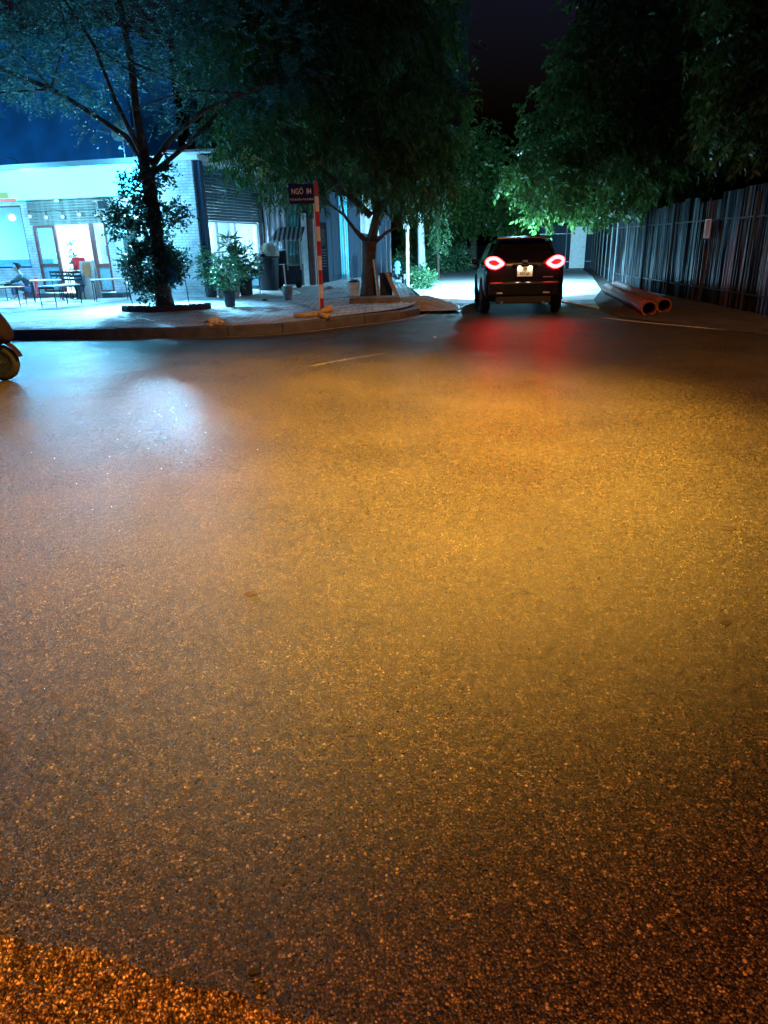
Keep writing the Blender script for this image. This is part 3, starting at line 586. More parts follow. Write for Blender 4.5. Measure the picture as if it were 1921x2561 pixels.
# hedge of small shrubs at the left edge of the lit alley
for k, (x, y, r_, lab) in enumerate([(1.5, 36.5, .7, 'low leafy shrub at the alley edge by the whitewashed trunk'), (2.6, 39, .8, 'low leafy shrub deep in the alley, right of the whitewashed trunk'), (4.2, 41, .9, 'low leafy shrub at the far end of the alley behind the car'), (1.55, 27.2, .35, 'small leafy weed clump by the pale twin poles')]):
    s_ = thing('shrub', lab, 'shrub', (x, y, .1), group='shrubs along the alley'); quads('foliage', sprays([(0, 0, r_*.7, r_*1.2, r_*.9, r_*.7)], 260, (.12, .05), 7, .3, .1, 5, False, 70+k), M['leafpot'], s_)
    MB().tube([(0, 0, -.1), (.05, 0, r_*.6)], [.03, .015], 6).build('stem', M['bark'], s_)
hb = thing('climbing_shrub', 'tall loose shrub catching pale light left of the car', 'shrub', (3.2, 33, 0)); quads('foliage', sprays([(-.6, 0, 3.2, .5, .5, .9), (-.4, 0, 2.0, .4, .4, .9), (-.7, 0, 4.2, .6, .5, .6)], 420, (.13, .05), 7, .35, .8, .3, False, 80), M['leafpot'], hb)
MB().tube([(-.5, 0, 0), (-.55, 0, 2), (-.65, 0, 4)], [.06, .05, .02], 6).build('stem', M['bark'], hb)
# ------------------------------------------------------------------ street sign on striped pole
SP = thing('street_sign', 'red and white striped pole carrying the navy lane name plate', 'street sign', (-1.24, 15.9, zs(15.9)))
ph = 2.6; bands = 9
for k in range(bands):
    z0, z1 = k*ph/bands, (k+1)*ph/bands
    MB().tube([(0, 0, z0-(.05 if k == 0 else 0)), (0, 0, z1)], .042, 16, cap=(k in (0, bands-1))).build('pole_band', M['redpaint'] if k % 2 == 0 else M['whitepaint'], SP)
MB().tube([(-.055, .01, .1), (-.065, .01, ph-.4)], .012, 6).build('conduit', M['white'], SP)
pn = MB().b2(-.57, -.05, -.02, .0, ph-.42, ph-.04).build('name_plate', M['navy'], SP); bevel(pn, .006)
text('lettering', 'NGÕ  84', .15, M['letters'], SP, (-.305, -.024, ph-.19), sx=.72, ext=.002)
text('lettering', 'PHỐ NGUYỄN THÁI DƯƠNG', .05, M['letters'], SP, (-.305, -.024, ph-.34), sx=.76, ext=.002)
MB().b2(-.6, .0, .0, .02, ph-.4, ph-.37).b2(-.6, .0, .0, .02, ph-.1, ph-.07).build('bracket', M['steel'], SP)
# forked log by the pole
lg = MB().tube([(-.42, 0, .05), (-.1, 0, .06), (.1, .02, .08), (.26, .06, .15), (.34, .1, .17)], [.045, .05, .06, .07, .085], 10).tube([(.1, 0, .06), (.2, -.12, .05), (.3, -.2, .04)], [.055, .05, .06], 8).build('log', mat('cut_log', (.55, .36, .16), .75, var=.3, vs=12, bump=.6), None, smooth=True, loc=(-1.32, 14.75, zs(14.75)))
tag(lg, 'pale forked piece of log lying at the foot of the striped pole', 'log')
# plastic bag on the kerb
def crumple(name, loc, r, sq, m, label, cat, seedv, group=None):
    bm = bmesh.new(); bmesh.ops.create_icosphere(bm, subdivisions=4, radius=r); rd = random.Random(seedv)
    from mathutils import noise
    for v in bm.verts:
        n_ = noise.noise(v.co*4/r*.5+Vector((seedv, 0, 0)))*.35+noise.noise(v.co*9/r*.5+Vector((0, seedv, 0)))*.3
        v.co *= 1+n_; v.co.z = max(v.co.z*sq, -r*sq*.35)
    me = bpy.data.meshes.new(name); bm.to_mesh(me); bm.free(); me.materials.append(m); o = bpy.data.objects.new(name, me); link(o); o.location = (loc[0], loc[1], loc[2]+r*sq*.35)
    return tag(o, label, cat, group)
crumple('plastic_bag', (-3.2, 13.85, .18), .2, .55, mat('bag_plastic', (.75, .7, .65), .35, var=.2, vs=9, bump=.6, bs=30, c2=(.35, .2, .1)), 'crumpled white and brown plastic bag lying on the kerb', 'plastic bag', 3)
crumple('plastic_bag', (-1.55, 23.0, .3), .11, .6, mat('wrapper', (.7, .6, .65), .4, var=.3, vs=25, bump=.5, c2=(.5, .05, .08)), 'crumpled red and white wrapper by the dark wall right of the pole', 'wrapper', 5)
crumple('paper_scrap', (-3.0, 19.2, .25), .07, .5, M['pot'], 'small dark scrap lying on the pavement between pots and bucket', 'scrap', 8)
# ------------------------------------------------------------------ tables of the restaurant
def table(x, y, rz, L, Wd, h, label, top=None, zb=None):
    t = thing('folding_table', label, 'table', (x, y, zb if zb is not None else zs(y)), rz, 'metal framed tables outside the restaurant')
    bevel(MB().b2(-Wd/2, Wd/2, 0, L, h-.03, h).build('table_top', top or M['white'], t), .006)
    for lx in (-Wd/2+.02, Wd/2-.02):
        for ly in (.03, L-.03): MB().tube([(lx, ly, -.005), (lx, ly, h-.031)], .013, 8).build('leg', M['dark'], t)
    for ly in (.03, L-.03): MB().tube([(-Wd/2+.02, ly, .07), (Wd/2-.02, ly, .07)], .01, 6).build('crossbar', M['dark'], t)
    for y0 in (.01, L-.03): MB().b2(-Wd/2+.035, Wd/2-.035, y0, y0+.02, h-.075, h-.031).build('apron', M['dark'], t)
    return t
table(-8.44, 18.65, R(-18), 1.0, .5, .53, 'white topped metal table standing nearest the kerb on the terrace')
table(-7.9, 20.35, R(-62), .95, .5, .58, 'white topped metal table in front of the leaning board')
table(-9.75, 20.7, R(-62), .8, .5, .58, 'white topped metal table between the seated person and the brown door')
table(-10.6, 19.2, R(-85), 1.25, .5, .5, 'metal table with a bright red top at the left edge', M['red'])
table(-11.9, 21.6, R(-85), 1.05, .55, .47, 'dark table on which the seated person leans', M['dark'])
# chairs
def chair(x, y, z, rz, m, label, cat='chair', group=None, h=.42, back=.4, slat=True):
    t = thing('chair', label, cat, (x, y, z), rz, group)
    bevel(MB().b2(-.19, .19, -.19, .19, h-.03, h).build('seat', m, t), .01)
    for sx in (-1, 1):
        MB().tube([(sx*.17, -.17, 0), (sx*.16, -.16, h-.031)], .014, 6).build('leg', m, t)
        MB().tube([(sx*.17, .2, 0), (sx*.17, .18, h), (sx*.17, .22, h+back)], .014, 6).build('leg', m, t)
    b = MB()
    for z_ in ([h+.12, h+.22, h+.32] if slat else []): b.b2(-.16, .16, .192, .208, z_, z_+.05)
    if not slat: b.add([(-.17, .19, h+.08), (.17, .19, h+.08), (.17, .23, h+back+.02), (-.17, .23, h+back+.02), (-.17, .21, h+.08), (.17, .21, h+.08), (.17, .25, h+back+.02), (-.17, .25, h+back+.02)], [(0, 1, 2, 3), (4, 5, 6, 7), (0, 1, 5, 4), (1, 2, 6, 5), (2, 3, 7, 6), (3, 0, 4, 7)])
    b.build('backrest', m, t); return t
for k in range(4):
    p = on_b(-4.35+.27*k, -.55-.1*k, 0)
    chair(p[0], p[1], zs(p[1])+.0, R(160+8*k), M['dark'], ['dark slatted chair at the left end of the row by the brown door', 'second dark slatted chair in the row by the brown door', 'third dark slatted chair in the row by the brown door', 'dark slatted chair nearest the leaning board'][k], group='dark chairs stored by the shop door', h=.4, back=.38)
p = on_b(-4.5, .6, 0); chair(p[0], p[1], p[2]+.02, R(200), M['red'], 'red chair just inside the restaurant doorway', slat=False, h=.62, back=.42)
chair(-10.4, 21.95, zs(21.9), R(-75), M['red'], 'low red plastic chair under the seated person', slat=False, h=.17, back=.4)
chair(-3.75, 21.75, zs(21.8), R(150), M['dark'], 'black chair behind the potted plants by the side window', h=.45, back=.45)
# leaning board
p = on_b(-3.35, -.6); sb = thing('sandwich_board', 'pale folding board with an orange poster leaning by the shop door', 'sign board', (p[0], p[1], zs(p[1])), A0+R(12))
for s_, nm in ((1, 'front_board'), (-1, 'rear_board')):
    q = MB().box((0, 0, .52), (.42, .025, 1.06)).build(nm, mat('pinkish_board', (.55, .42, .38), .6, var=.2), sb); q.rotation_euler = (R(-11*s_), 0, 0); q.location = (0, -.22*s_ + 0, 0)
q = MB().box((0, -.016, .8), (.24, .006, .4)).build('poster', mat('orange_poster', (.6, .2, .08), .6, var=.3), sb); q.rotation_euler = (R(-11), 0, 0); q.location = (0, -.22, 0)
p = on_b(-3.75, -.75); bn = MB().lathe((0, 0, 0), [(0, 0), (.14, 0), (.17, .3), (.17, .62), (.15, .7), (0, .72)], 18).build('barrel', mat('grey_drum', (.1, .11, .14), .5, var=.2), None, smooth=True, loc=(p[0]+.2, p[1], zs(p[1])))
tag(bn, 'dark grey drum between the row of chairs and the leaning board', 'drum')
# pictures inside
for k, (x, z, s_, face, lab) in enumerate([(-3.85, 1.25, .2, 'x', 'black framed picture on the wall seen through the restaurant doorway'), (-2.75, 1.25, .2, 'x', 'pale blue picture right of the doorway, left one of the pair'), (-2.3, 1.25, .16, 'x', 'narrow pale blue picture behind the small window')]):
    p = on_b(x+(.0), 1.3 if k == 0 else 2.6, z); f = thing('picture_frame', lab, 'picture', p, A0, 'pictures inside the restaurant')
    if k == 0:
        pass
    MB().b2(-s_/2-.02, s_/2+.02, 0, .02, -.15, .15).build('frame', M['dark'] if k == 0 else M['frost'], f); MB().b2(-s_/2, s_/2, -.006, -.001, -.125, .125).build('print', mat('print', (.3, .6, .7), .6, var=.6, vs=14, c2=(.1, .15, .2)), f)
bp('partition', MB().b2(-4.2, -3.02, 1.33, 1.4, .02, 2.94), M['plaster'])
bp('partition', MB().b2(-2.84, -1.9, 2.63, 2.7, .02, 2.94), M['plaster'])
bp('partition', MB().b2(-1.62, -1.55, .3, 5.1, .02, 2.94), M['plaster'])
for k, (y, z, lab) in enumerate([(1.6, 1.45, 'upper framed picture seen through the side shop window'), (1.7, .95, 'lower framed picture seen through the side shop window'), (2.25, .95, 'small framed picture right of the lower one in the side window')]):
    p = on_b(-1.54, y, z); f = thing('picture_frame', lab, 'picture', p, A0, 'pictures inside the restaurant')
    MB().b2(0, .02, -.2, .2, -.19, .19).build('frame', M['frost'], f); MB().b2(.021, .026, -.17, .17, -.16, .16).build('print', mat('side_print', (.55, .8, .85), .6, var=.3, vs=10, c2=(.15, .4, .45)), f)
# a few things inside the doorway
ctr = thing('counter', 'low counter with a yellow top seen through the restaurant doorway', 'counter', on_b(-4.45, 1.05, .02), A0)
MB().b2(-.05, .45, -.15, .15, 0, .78).build('cabinet', M['frost'], ctr); MB().b2(-.08, .48, -.18, .18, .782, .82).build('counter_top', mat('yellow_top', (.7, .55, .12), .5, var=.15, bump=0), ctr)
for k, (x, h_, c_, lab) in enumerate(((0.02, .16, (.5, .04, .03), 'red bottle on the yellow topped counter'), (.14, .2, (.04, .2, .12), 'green bottle on the yellow topped counter'), (.36, .14, (.5, .3, .08), 'amber jar on the yellow topped counter'))):
    o = MB().lathe((0, 0, 0), [(0, 0), (.03, 0), (.03, h_*.6), (.012, h_*.8), (.012, h_), (0, h_)], 12).build('bottle', mat('bottle_glass', c_, .2, var=.1, bump=0), None, smooth=True, loc=on_b(-4.45+x, 1.0, .842)); tag(o, lab, 'bottle', 'bottles on the counter')
pp = thing('potted_plant', 'leafy plant standing in the doorway between the two brown doors', 'potted plant', on_b(-4.58, .45, .02)); MB().lathe((0, 0, 0), [(0, 0), (.09, 0), (.12, .22), (0, .2)], 14).build('pot', M['pot'], pp)
quads('foliage', sprays([(0, 0, .75, .13, .12, .35), (.03, 0, 1.2, .08, .08, .25)], 40, (.1, .04), 7, .15, .3, 9, False, 90), M['leafdark'], pp); MB().tube([(0, 0, .15), (.02, 0, 1.2)], [.012, .006], 6).build('stem', M['bark'], pp)
# bulbs strung below the shutter
sl = thing('bulb_string', 'drooping cable of round bulbs hung across the shop shutter', 'string lights', on_b(-4.3, -.16, 2.42), A0)
wp = []
for k in range(9):
    x = -1.05+k*.28; z = -.05*abs(math.sin(k*math.pi/3))-.02; wp.append((x, 0, z))
    if k % 2 == 0:
        bb = MB().tube([(x, 0, z), (x, 0, z-.1)], .012, 6).build('socket', M['dark'], sl); MB().lathe((x, 0, z-.155), [(0, -.055), (.035, -.04), (.055, 0), (.035, .04), (.0, .055)], 10).build('bulb', emit('shop_bulb', (.5, .85, 1), 1.3), bb)
MB().tube(wp, .006, 5).build('cable', M['dark'], sl)
wl = thing('air_conditioner', 'small pale box unit at the corner below the glowing sign', 'box', on_b(-2.8, -.02, 2.45), A0); bevel(MB().b2(-.2, .2, -.2, 0, -.12, .16).build('housing', M['potlight'], wl), .01); MB().b2(-.15, .15, -.21, -.203, -.08, .12).build('grille', M['dark'], wl)
sd = thing('satellite_dish', 'faint round satellite dish on the restaurant roof left of the tree', 'satellite dish', on_b(-2.3, .4, 3.64), A0)
MB().lathe((0, 0, .75), [(0, .06), (.15, .05), (.3, 0)], 20, Euler((R(70), 0, 0)).to_matrix()).build('dish', M['potlight'], sd, smooth=True); MB().tube([(0, .05, 0), (0, .05, .75)], .02, 6).build('mast', M['steel'], sd)
# ------------------------------------------------------------------ person at the table
def skin(name, joints, edges, m, parent, sub=2):
    me = bpy.data.meshes.new(name); me.from_pydata([j[0] for j in joints], edges, []); o = bpy.data.objects.new(name, me); link(o, parent)
    sk = o.modifiers.new('s', 'SKIN'); sd_ = me.skin_vertices[0].data
    for i, j in enumerate(joints): r_ = j[1]; sd_[i].radius = (r_, r_) if not hasattr(r_, '__len__') else r_
    sd_[0].use_root = True
    s2 = o.modifiers.new('d', 'SUBSURF'); s2.levels = sub; s2.render_levels = sub; me.materials.append(m); return o
def seated_person(loc, rz, label):
    t = thing('person', label, 'person', loc, rz)
    # faces -y, seat at .45
    J = [((0, .05, .26), (.13, .11)), ((0, .03, .45), (.12, .1)), ((0, -.1, .64), (.15, .1)), ((0, -.16, .73), .05), ((0, -.2, .78), .05), ((0, -.24, .88), (.075, .09)), ((0, -.24, .95), (.065, .08)),
         ((-.17, -.12, .66), .055), ((-.24, -.3, .52), .042), ((-.12, -.5, .5), .034), ((-.1, -.57, .5), .03),
         ((.17, -.12, .66), .055), ((.25, -.3, .52), .042), ((.12, -.5, .5), .034), ((.1, -.57, .5), .03),
         ((-.1, .0, .26), .09), ((-.16, -.38, .4), .065), ((-.17, -.4, .08), .04), ((-.17, -.52, .04), .035),
         ((.1, .0, .26), .09), ((.16, -.38, .4), .065), ((.17, -.4, .08), .04), ((.17, -.52, .04), .035)]
    E = [(0, 1), (1, 2), (2, 3), (3, 4), (4, 5), (5, 6), (2, 7), (7, 8), (8, 9), (9, 10), (2, 11), (11, 12), (12, 13), (13, 14), (0, 15), (15, 16), (16, 17), (17, 18), (0, 19), (19, 20), (20, 21), (21, 22)]
    for s_, w_ in ((-1, 10), (1, 14)):
        bx, by, bz = J[w_][0]
        for k in range(4):
            a = len(J); fx = bx+(k-1.5)*.018; L = (.065, .075, .07, .055)[k]
            J += [((fx, by-.03, bz), .009), ((fx, by-.03-L*.5, bz-.008), .008), ((fx, by-.03-L, bz-.02), .007)]; E += [(w_, a), (a, a+1), (a+1, a+2)]
        a = len(J); J += [((bx-s_*.03, by-.015, bz-.005), .01), ((bx-s_*.045, by-.05, bz-.012), .008)]; E += [(w_, a), (a, a+1)]
    skin('body', J, E, M['skin'], t)
    S = [((0, .05, .28), (.15, .13)), ((0, .03, .45), (.14, .12)), ((0, -.1, .64), (.165, .115)), ((-.18, -.13, .65), .072), ((-.25, -.31, .52), .056), ((-.19, -.4, .51), .05), ((.18, -.13, .65), .072), ((.26, -.31, .52), .056), ((.19, -.4, .51), .05)]
    skin('shirt', S, [(0, 1), (1, 2), (2, 3), (3, 4), (4, 5), (2, 6), (6, 7), (7, 8)], M['cloth'], t)
    Pn = [((0, .06, .26), (.15, .12)), ((-.1, .0, .26), .1), ((-.16, -.38, .4), .078), ((-.17, -.4, .12), .055), ((.1, .0, .26), .1), ((.16, -.38, .4), .078), ((.17, -.4, .12), .055)]
    skin('trousers', Pn, [(0, 1), (1, 2), (2, 3), (0, 4), (4, 5), (5, 6)], M['jeans'], t)
    skin('hair', [((0, -.21, .93), (.09, .09)), ((0, -.2, .98), (.085, .095)), ((0, -.16, .9), (.07, .06))], [(0, 1), (0, 2)], M['hair'], t)
    f = MB(); 
    for sx in (-1, 1): f.lathe((sx*.027, -.33, .9), [(0, -.006), (.009, 0), (0, .006)], 8)
    f.box((0, -.325, .835), (.045, .01, .01)); f.build('face_features', M['hair'], t)
    MB().lathe((0, -.33, .87), [(0, .03), (.012, -.012), (0, -.018)], 8).build('nose', M['skin'], t)
    return t
seated_person((-10.4, 21.9, zs(21.9)), R(-75), 'person in a dark shirt sitting hunched over a table in front of the restaurant')
# ------------------------------------------------------------------ potted plants
def pot(x, y, r, h, m, label, crowns, n, leaf, span, droop, seedv, stem=True, lm=None, per=8):
    t = thing('potted_plant', label, 'potted plant', (x, y, zs(y)), group='potted plants by the side window')
    MB().lathe((0, 0, 0), [(0, 0), (r*.75, 0), (r*.95, h*.85), (r*1.08, h*.86), (r*1.1, h), (r*.95, h), (r*.9, h*.9), (0, h*.88)], 22).build('pot', m, t, smooth=False)
    if stem: MB().tube([(0, 0, h*.8), (.03, 0, h+.2), (-.02, 0, crowns[0][2])], [.018, .014, .008], 6).build('stem', M['bark'], t)
    quads('foliage', sprays(crowns, int(n*.7), leaf, per, span, droop, 9, False, seedv), lm or M['leafpot'], t); return t
pot(-3.62, 17.75, .155, .36, M['pot'], 'black pot standing alone in front of the other plants', [(0, 0, .75, .42, .35, .3)], 110, (.09, .05), .2, .1, 1)
pot(-4.75, 20.9, .17, .32, M['pot'], 'dark pot with a light green bush against the white wall', [(0, 0, .85, .35, .3, .42), (.25, 0, .5, .25, .2, .3)], 170, (.09, .045), .2, .1, 2)
pot(-4.4, 20.6, .15, .3, M['potlight'], 'grey pot whose bushy plant spreads over its rim', [(0, 0, .6, .3, .25, .35)], 120, (.08, .045), .2, .2, 3)
pot(-4.02, 20.4, .19, .42, M['potlight'], 'grey round pot in the middle of the plant group', [(0, 0, .78, .35, .3, .28)], 150, (.08, .05), .18, .1, 4)
pot(-3.85, 21.3, .22, .48, M['pot'], 'tall ribbed pot with the tallest plant in the group', [(0, 0, 1.0, .3, .25, .45), (.15, 0, .8, .3, .25, .25)], 150, (.16, .04), .25, .3, 5)
dr = thing('potted_plant', 'slender bright green plant rising above the pots before the lit window', 'potted plant', (-4.1, 21.1, .28), group='potted plants by the side window')
MB().lathe((0, 0, 0), [(0, 0), (.1, 0), (.13, .25), (0, .25)], 14).build('pot', M['pot'], dr); MB().tube([(0, 0, .2), (.02, 0, .8), (-.08, 0, 1.35)], [.015, .012, .008], 6).build('stem', M['bark'], dr)
quads('foliage', sprays([(-.05, 0, 1.35, .08, .08, .2), (.1, 0, 1.1, .15, .1, .15)], 26, (.28, .05), 6, .12, -.3, 9, False, 6), M['leafpot'], dr)
br = thing('leaning_branch', 'dark stick poking out left of the potted bushes', 'branch', (-4.7, 20.7, .28)); MB().tube([(0, 0, .45), (-.3, 0, .75)], [.02, .03], 6).tube([(0, 0, .45), (.05, 0, 0)], [.02, .015], 6).build('stick', M['bark'], br)
# ------------------------------------------------------------------ junk, cart, poles
tb = thing('rubbish_bin', 'big black tub overflowing with junk beside the striped cart', 'bin', (-3.45, 23.3, zs(23.3)))
MB().lathe((0, 0, 0), [(0, 0), (.3, 0), (.36, .95), (.4, .97), (.4, 1.0), (.33, 1.0), (.3, .9), (0, .88)], 24).build('tub', mat('black_tub', (.012, .02, .035), .5, var=.3), tb, smooth=False)
crumple('rubbish_sack', (-3.5, 23.3, 1.2), .26, .7, mat('sack', (.03, .04, .05), .4, var=.3, bump=.4), 'dark sack heaped in the mouth of the black tub', 'sack', 12)
um = thing('umbrella', 'pale half folded umbrella lying tilted on top of the black tub', 'umbrella', (-3.3, 23.2, 1.45))
cu = MB().lathe((0, 0, 0), [(0.01, .2), (.12, .17), (.24, .08), (.32, -.04)], 10, Euler((R(30), R(50), 0)).to_matrix()).build('canopy', mat('umbrella_cloth', (.55, .5, .42), .8, var=.3), um); MB().tube([(.17, 0, .1), (-.25, -.1, -.25)], .01, 6).build('shaft', M['dark'], um)
for k, (a, b, lab) in enumerate([((-.05, 0, 0), (.14, .1, 2.1), 'long thin dark rod leaning up from the black tub'), ((0, .05, 0), (.0, .1, 1.7), 'shorter dark rod standing upright in the black tub')]):
    st = thing('rod', lab, 'rod', (-3.42, 23.5, 1.05), group='rods stuck in the black tub'); MB().tube([a, tuple((Vector(a)+Vector(b))/2+Vector((.03, 0, 0))), b], .014, 6).build('shaft', M['dark'], st)
lc = thing('low_cabinet', 'low pale cabinet left of the black tub', 'cabinet', (-3.95, 24.2, .31)); bevel(MB().b2(-.25, .3, -.2, .2, .1, .52).build('body', M['frost'], lc), .01)
for sx in (-.22, .27):
    for sy in (-.17, .17): MB().b2(sx-.02, sx+.02, sy-.02, sy+.02, 0, .099).build('leg', M['white'], lc)
# cart
ct = thing('food_cart', 'black and white framed food cart with a striped awning roof', 'cart', (-2.85, 23.9, .31))
MB().b2(-.42, .42, -.28, .28, .12, .72).build('body', M['pot'], ct)
fr = MB()
for x in (-.42, -.02, .4): fr.b2(x-.02, x+.02, -.31, -.285, .55, 1.42)
fr.b2(-.44, .42, -.315, -.28, 1.42, 1.46).b2(-.4, -.04, -.31, -.285, 1.15, 1.18).b2(0, .38, -.31, -.285, .68, .71).b2(-.44, -.4, .25, .29, .72, 1.42).b2(.38, .42, .25, .29, .72, 1.42); fr.build('frame', M['white'], ct)
MB().b2(-.4, .38, -.25, -.24, .73, 1.41).build('pane', M['glass'], ct)
MB().b2(-.38, -.06, -.275, -.262, .74, 1.13).build('panel', M['dark'], ct)
def stripes():
    m, t, b, N, L = nodes('awning_stripes'); o = tc(N, L); w_ = N.new('ShaderNodeTexWave'); w_.inputs['Scale'].default_value = 2.2; L.new(o, w_.inputs[0])
    r = N.new('ShaderNodeValToRGB'); r.color_ramp.interpolation = 'CONSTANT'; r.color_ramp.elements[1].position = .5; r.color_ramp.elements[0].color = (.7, .7, .7, 1); r.color_ramp.elements[1].color = (.02, .05, .06, 1); L.new(w_.outputs[0], r.inputs[0]); L.new(r.outputs[0], b.inputs['Base Color']); return m
aw = MB(); aw.add([(-.5, -.42, 1.46), (.46, -.42, 1.46), (.56, .3, 1.82), (-.3, .3, 1.82), (-.5, -.42, 1.48), (.46, -.42, 1.48), (.56, .3, 1.84), (-.3, .3, 1.84)], [(0, 1, 2, 3), (4, 5, 6, 7), (0, 1, 5, 4), (1, 2, 6, 5), (2, 3, 7, 6), (3, 0, 4, 7)])
for k in range(12): x = -.5+k*.08; aw.add([(x, -.423, 1.47), (x+.08, -.423, 1.47), (x+.04, -.423, 1.37)], [(0, 1, 2)])
aw.build('awning', stripes(), ct)
for x in (-.3, .3): MB().lathe((x, -.3, .1), [(.0, -.02), (.1, -.02), (.1, .02), (0, .02)], 14, Euler((R(90), 0, 0)).to_matrix()).build('wheel', M['rubber'], ct)
# tarps and boards at the dark fence
wt = thing('tarpaulin', 'pale sheet hanging between dark posts left of the cart', 'tarpaulin', (-3.72, 25.0, .3))
sh = MB(); vs = []; nx, nz = 16, 14
for i in range(nx+1):
    for j in range(nz+1): x = i/nx*.72; z = .85+j/nz*2.0; vs.append((x+(-.12 if j < 6 and i > 12 else 0), .05*math.sin(i*1.6)+.02*math.sin(j+i), z))
sh.add(vs, [(i*(nz+1)+j, (i+1)*(nz+1)+j, (i+1)*(nz+1)+j+1, i*(nz+1)+j+1) for i in range(nx) for j in range(nz)]); sh.build('sheet', mat('pale_tarp', (.66, .64, .72), .7, var=.15, vs=4, bump=.2), wt, smooth=True)
MB().tube([(-.04, 0, 0), (-.04, 0, 3)], .035, 8).build('post', M['dark'], wt); MB().tube([(0, -.02, 2.5), (.7, -.02, 2.52)], .008, 5).build('rope', M['dark'], wt)
MB().b2(0, .6, -.1, .1, 0, .84).build('base_box', M['plaster'], wt)
ng = thing('net_curtain', 'greenish net hanging in folds right of the pale sheet', 'net', (-2.95, 25.1, .3))
vs = []; sh = MB()
for i in range(13):
    for j in range(9): vs.append((i/12*.42-(.15*(1-j/8)), .05*math.sin(i*1.9), 1.0+j/8*1.9))
sh.add(vs, [(i*9+j, (i+1)*9+j, (i+1)*9+j+1, i*9+j+1) for i in range(12) for j in range(8)]); sh.build('net', mat('green_net', (.12, .36, .36), .8, var=.4, vs=6, bump=.3), ng, smooth=True)
for (x, y, w_, h, m, nm, lab, cat) in [(-2.42, 25.0, .17, 2.25, M['white'], 'post', 'thick white post standing upright right of the striped cart', 'post'), (-2.22, 25.1, .13, 2.1, M['door'], 'plank', 'brown plank standing upright beside the white post', 'plank'), (-2.12, 25.15, .04, 2.1, M['white'], 'pipe', 'slim pale pipe between brown plank and menu board', 'pipe')]:
    o = bevel(MB().b2(-w_/2, w_/2, -.04, .04, -.02, h).build(nm, m, None, loc=(x, y, .32)), .008); tag(o, lab, cat); 
mb_ = thing('menu_board', 'tall dark board with faded rows of pale writing', 'sign board', (-1.85, 24.7, .32))
MB().b2(-.2, .2, 0, .03, .1, 1.95).build('panel', mat('dark_board', (.03, .03, .045), .6, var=.4, vs=5), mb_)
lt = MB(); rd = random.Random(4)
for k in range(7):
    x = -.13
    while x < .13: l = rd.uniform(.015, .04); lt.b2(x, x+l, -.004, -.0015, 1.1-k*.085, 1.135-k*.085); x += l+.012
lt.build('writing', mat('faded_paint', (.3, .32, .42), .6, var=.4, vs=20), mb_)
MB().b2(-.14, .14, -.004, -.0015, 1.25, 1.75).build('photo', mat('faded_photo', (.1, .1, .11), .5, var=.5, vs=9), mb_)
# buckets
def bucket(x, y, r, h, m, label, n, z=None):
    t = thing(n, label, 'bucket', (x, y, zs(y)))
    MB().lathe((0, 0, 0), [(0, 0), (r*.82, 0), (r, h*.93), (r*1.06, h*.94), (r*1.06, h), (r*.95, h), (r*.9, h*.8), (0, h*.78)], 22).build('body', m, t)
    MB().tube([(-r, 0, h*.9), (-r*.8, -.1, h*.65), (0, -r-.03, h*.5), (r*.8, -.1, h*.65), (r, 0, h*.9)], .006, 5).build('handle', M['steel'], t); return t
bucket(-2.4, 19.3, .14, .34, M['potlight'], 'scuffed grey white paint bucket holding a tall stick', 'paint_bucket')
st = thing('stick', 'pale straight stick standing in the scuffed paint bucket', 'stick', (-2.42, 19.3, .5)); MB().tube([(0, 0, -.1), (-.03, 0, .62)], .018, 6).build('shaft', M['white'], st)
bucket(-.68, 20.0, .19, .36, M['white'], 'ribbed white bucket full of debris left of the planked tree', 'debris_bucket')
crumple('rubbish_heap', (-.66, 20.0, .56), .14, .7, M['pot'], 'dark debris piled in the ribbed white bucket', 'debris', 21)
# things round tree 2
pk = MB().tube([(.0, -.3, 0), (-.1, -.16, .95)], [.045, .04], 4).build('plank', M['wood'], None, loc=(.0, 19.4, .25)); tag(pk, 'pale narrow plank leaning on the front of the split trunk', 'plank')
pk = MB().box((0, 0, .33), (.1, .3, .68), (0, R(-24), 0)).build('board', mat('speckled_board', (.4, .36, .3), .8, var=.7, vs=40), None, loc=(.36, 19.15, .24)); tag(pk, 'speckled pale board leaning against the right side of the split trunk', 'board')
pk = MB().b2(-.16, .16, -.1, .1, 0, .62).build('crate', mat('dark_crate', (.03, .02, .02), .8, var=.5, vs=10, bump=.5), None, loc=(.2, 19.5, .24)); bevel(pk, .01); tag(pk, 'dark crate wedged between the split trunk and the leaning board', 'crate')
slab = bevel(MB().b2(-.62, .62, -.4, .3, 0, .15).build('slab', mat('concrete_slab', (.16, .14, .12), .85, var=.4, vs=5, bump=.5), None, loc=(-.1, 18.2, .2)), .015); tag(slab, 'low concrete slab in front of the planked tree', 'slab')
for k, (x, lab) in enumerate([(.27, 'left one of two thin white poles right of the split trunk'), (.4, 'right one of two thin white poles right of the split trunk')]):
    o = MB().tube([(0, 0, -.05), (-.03, 0, 1.9)], .028, 8).build('pole', M['white'], None, loc=(x, 23, .31), smooth=True); tag(o, lab, 'pole', 'thin white poles behind the tree')
ws = thing('white_sheet', 'white cloth sheet hanging behind the forked branches of the planked tree', 'sheet', (-.55, 25.2, 0))
vs = []; sh = MB()
for i in range(9):
    for j in range(9): vs.append((i/8*.62*(1-.35*(1-abs(2*j/8-1)*0)*(j/8)), .03*math.sin(i*2), 1.95+j/8*1.15-(.12*(i/8))*(j == 0)))
sh.add(vs, [(i*9+j, (i+1)*9+j, (i+1)*9+j+1, i*9+j+1) for i in range(8) for j in range(8)]); sh.build('cloth', M['white'], ws, smooth=True)
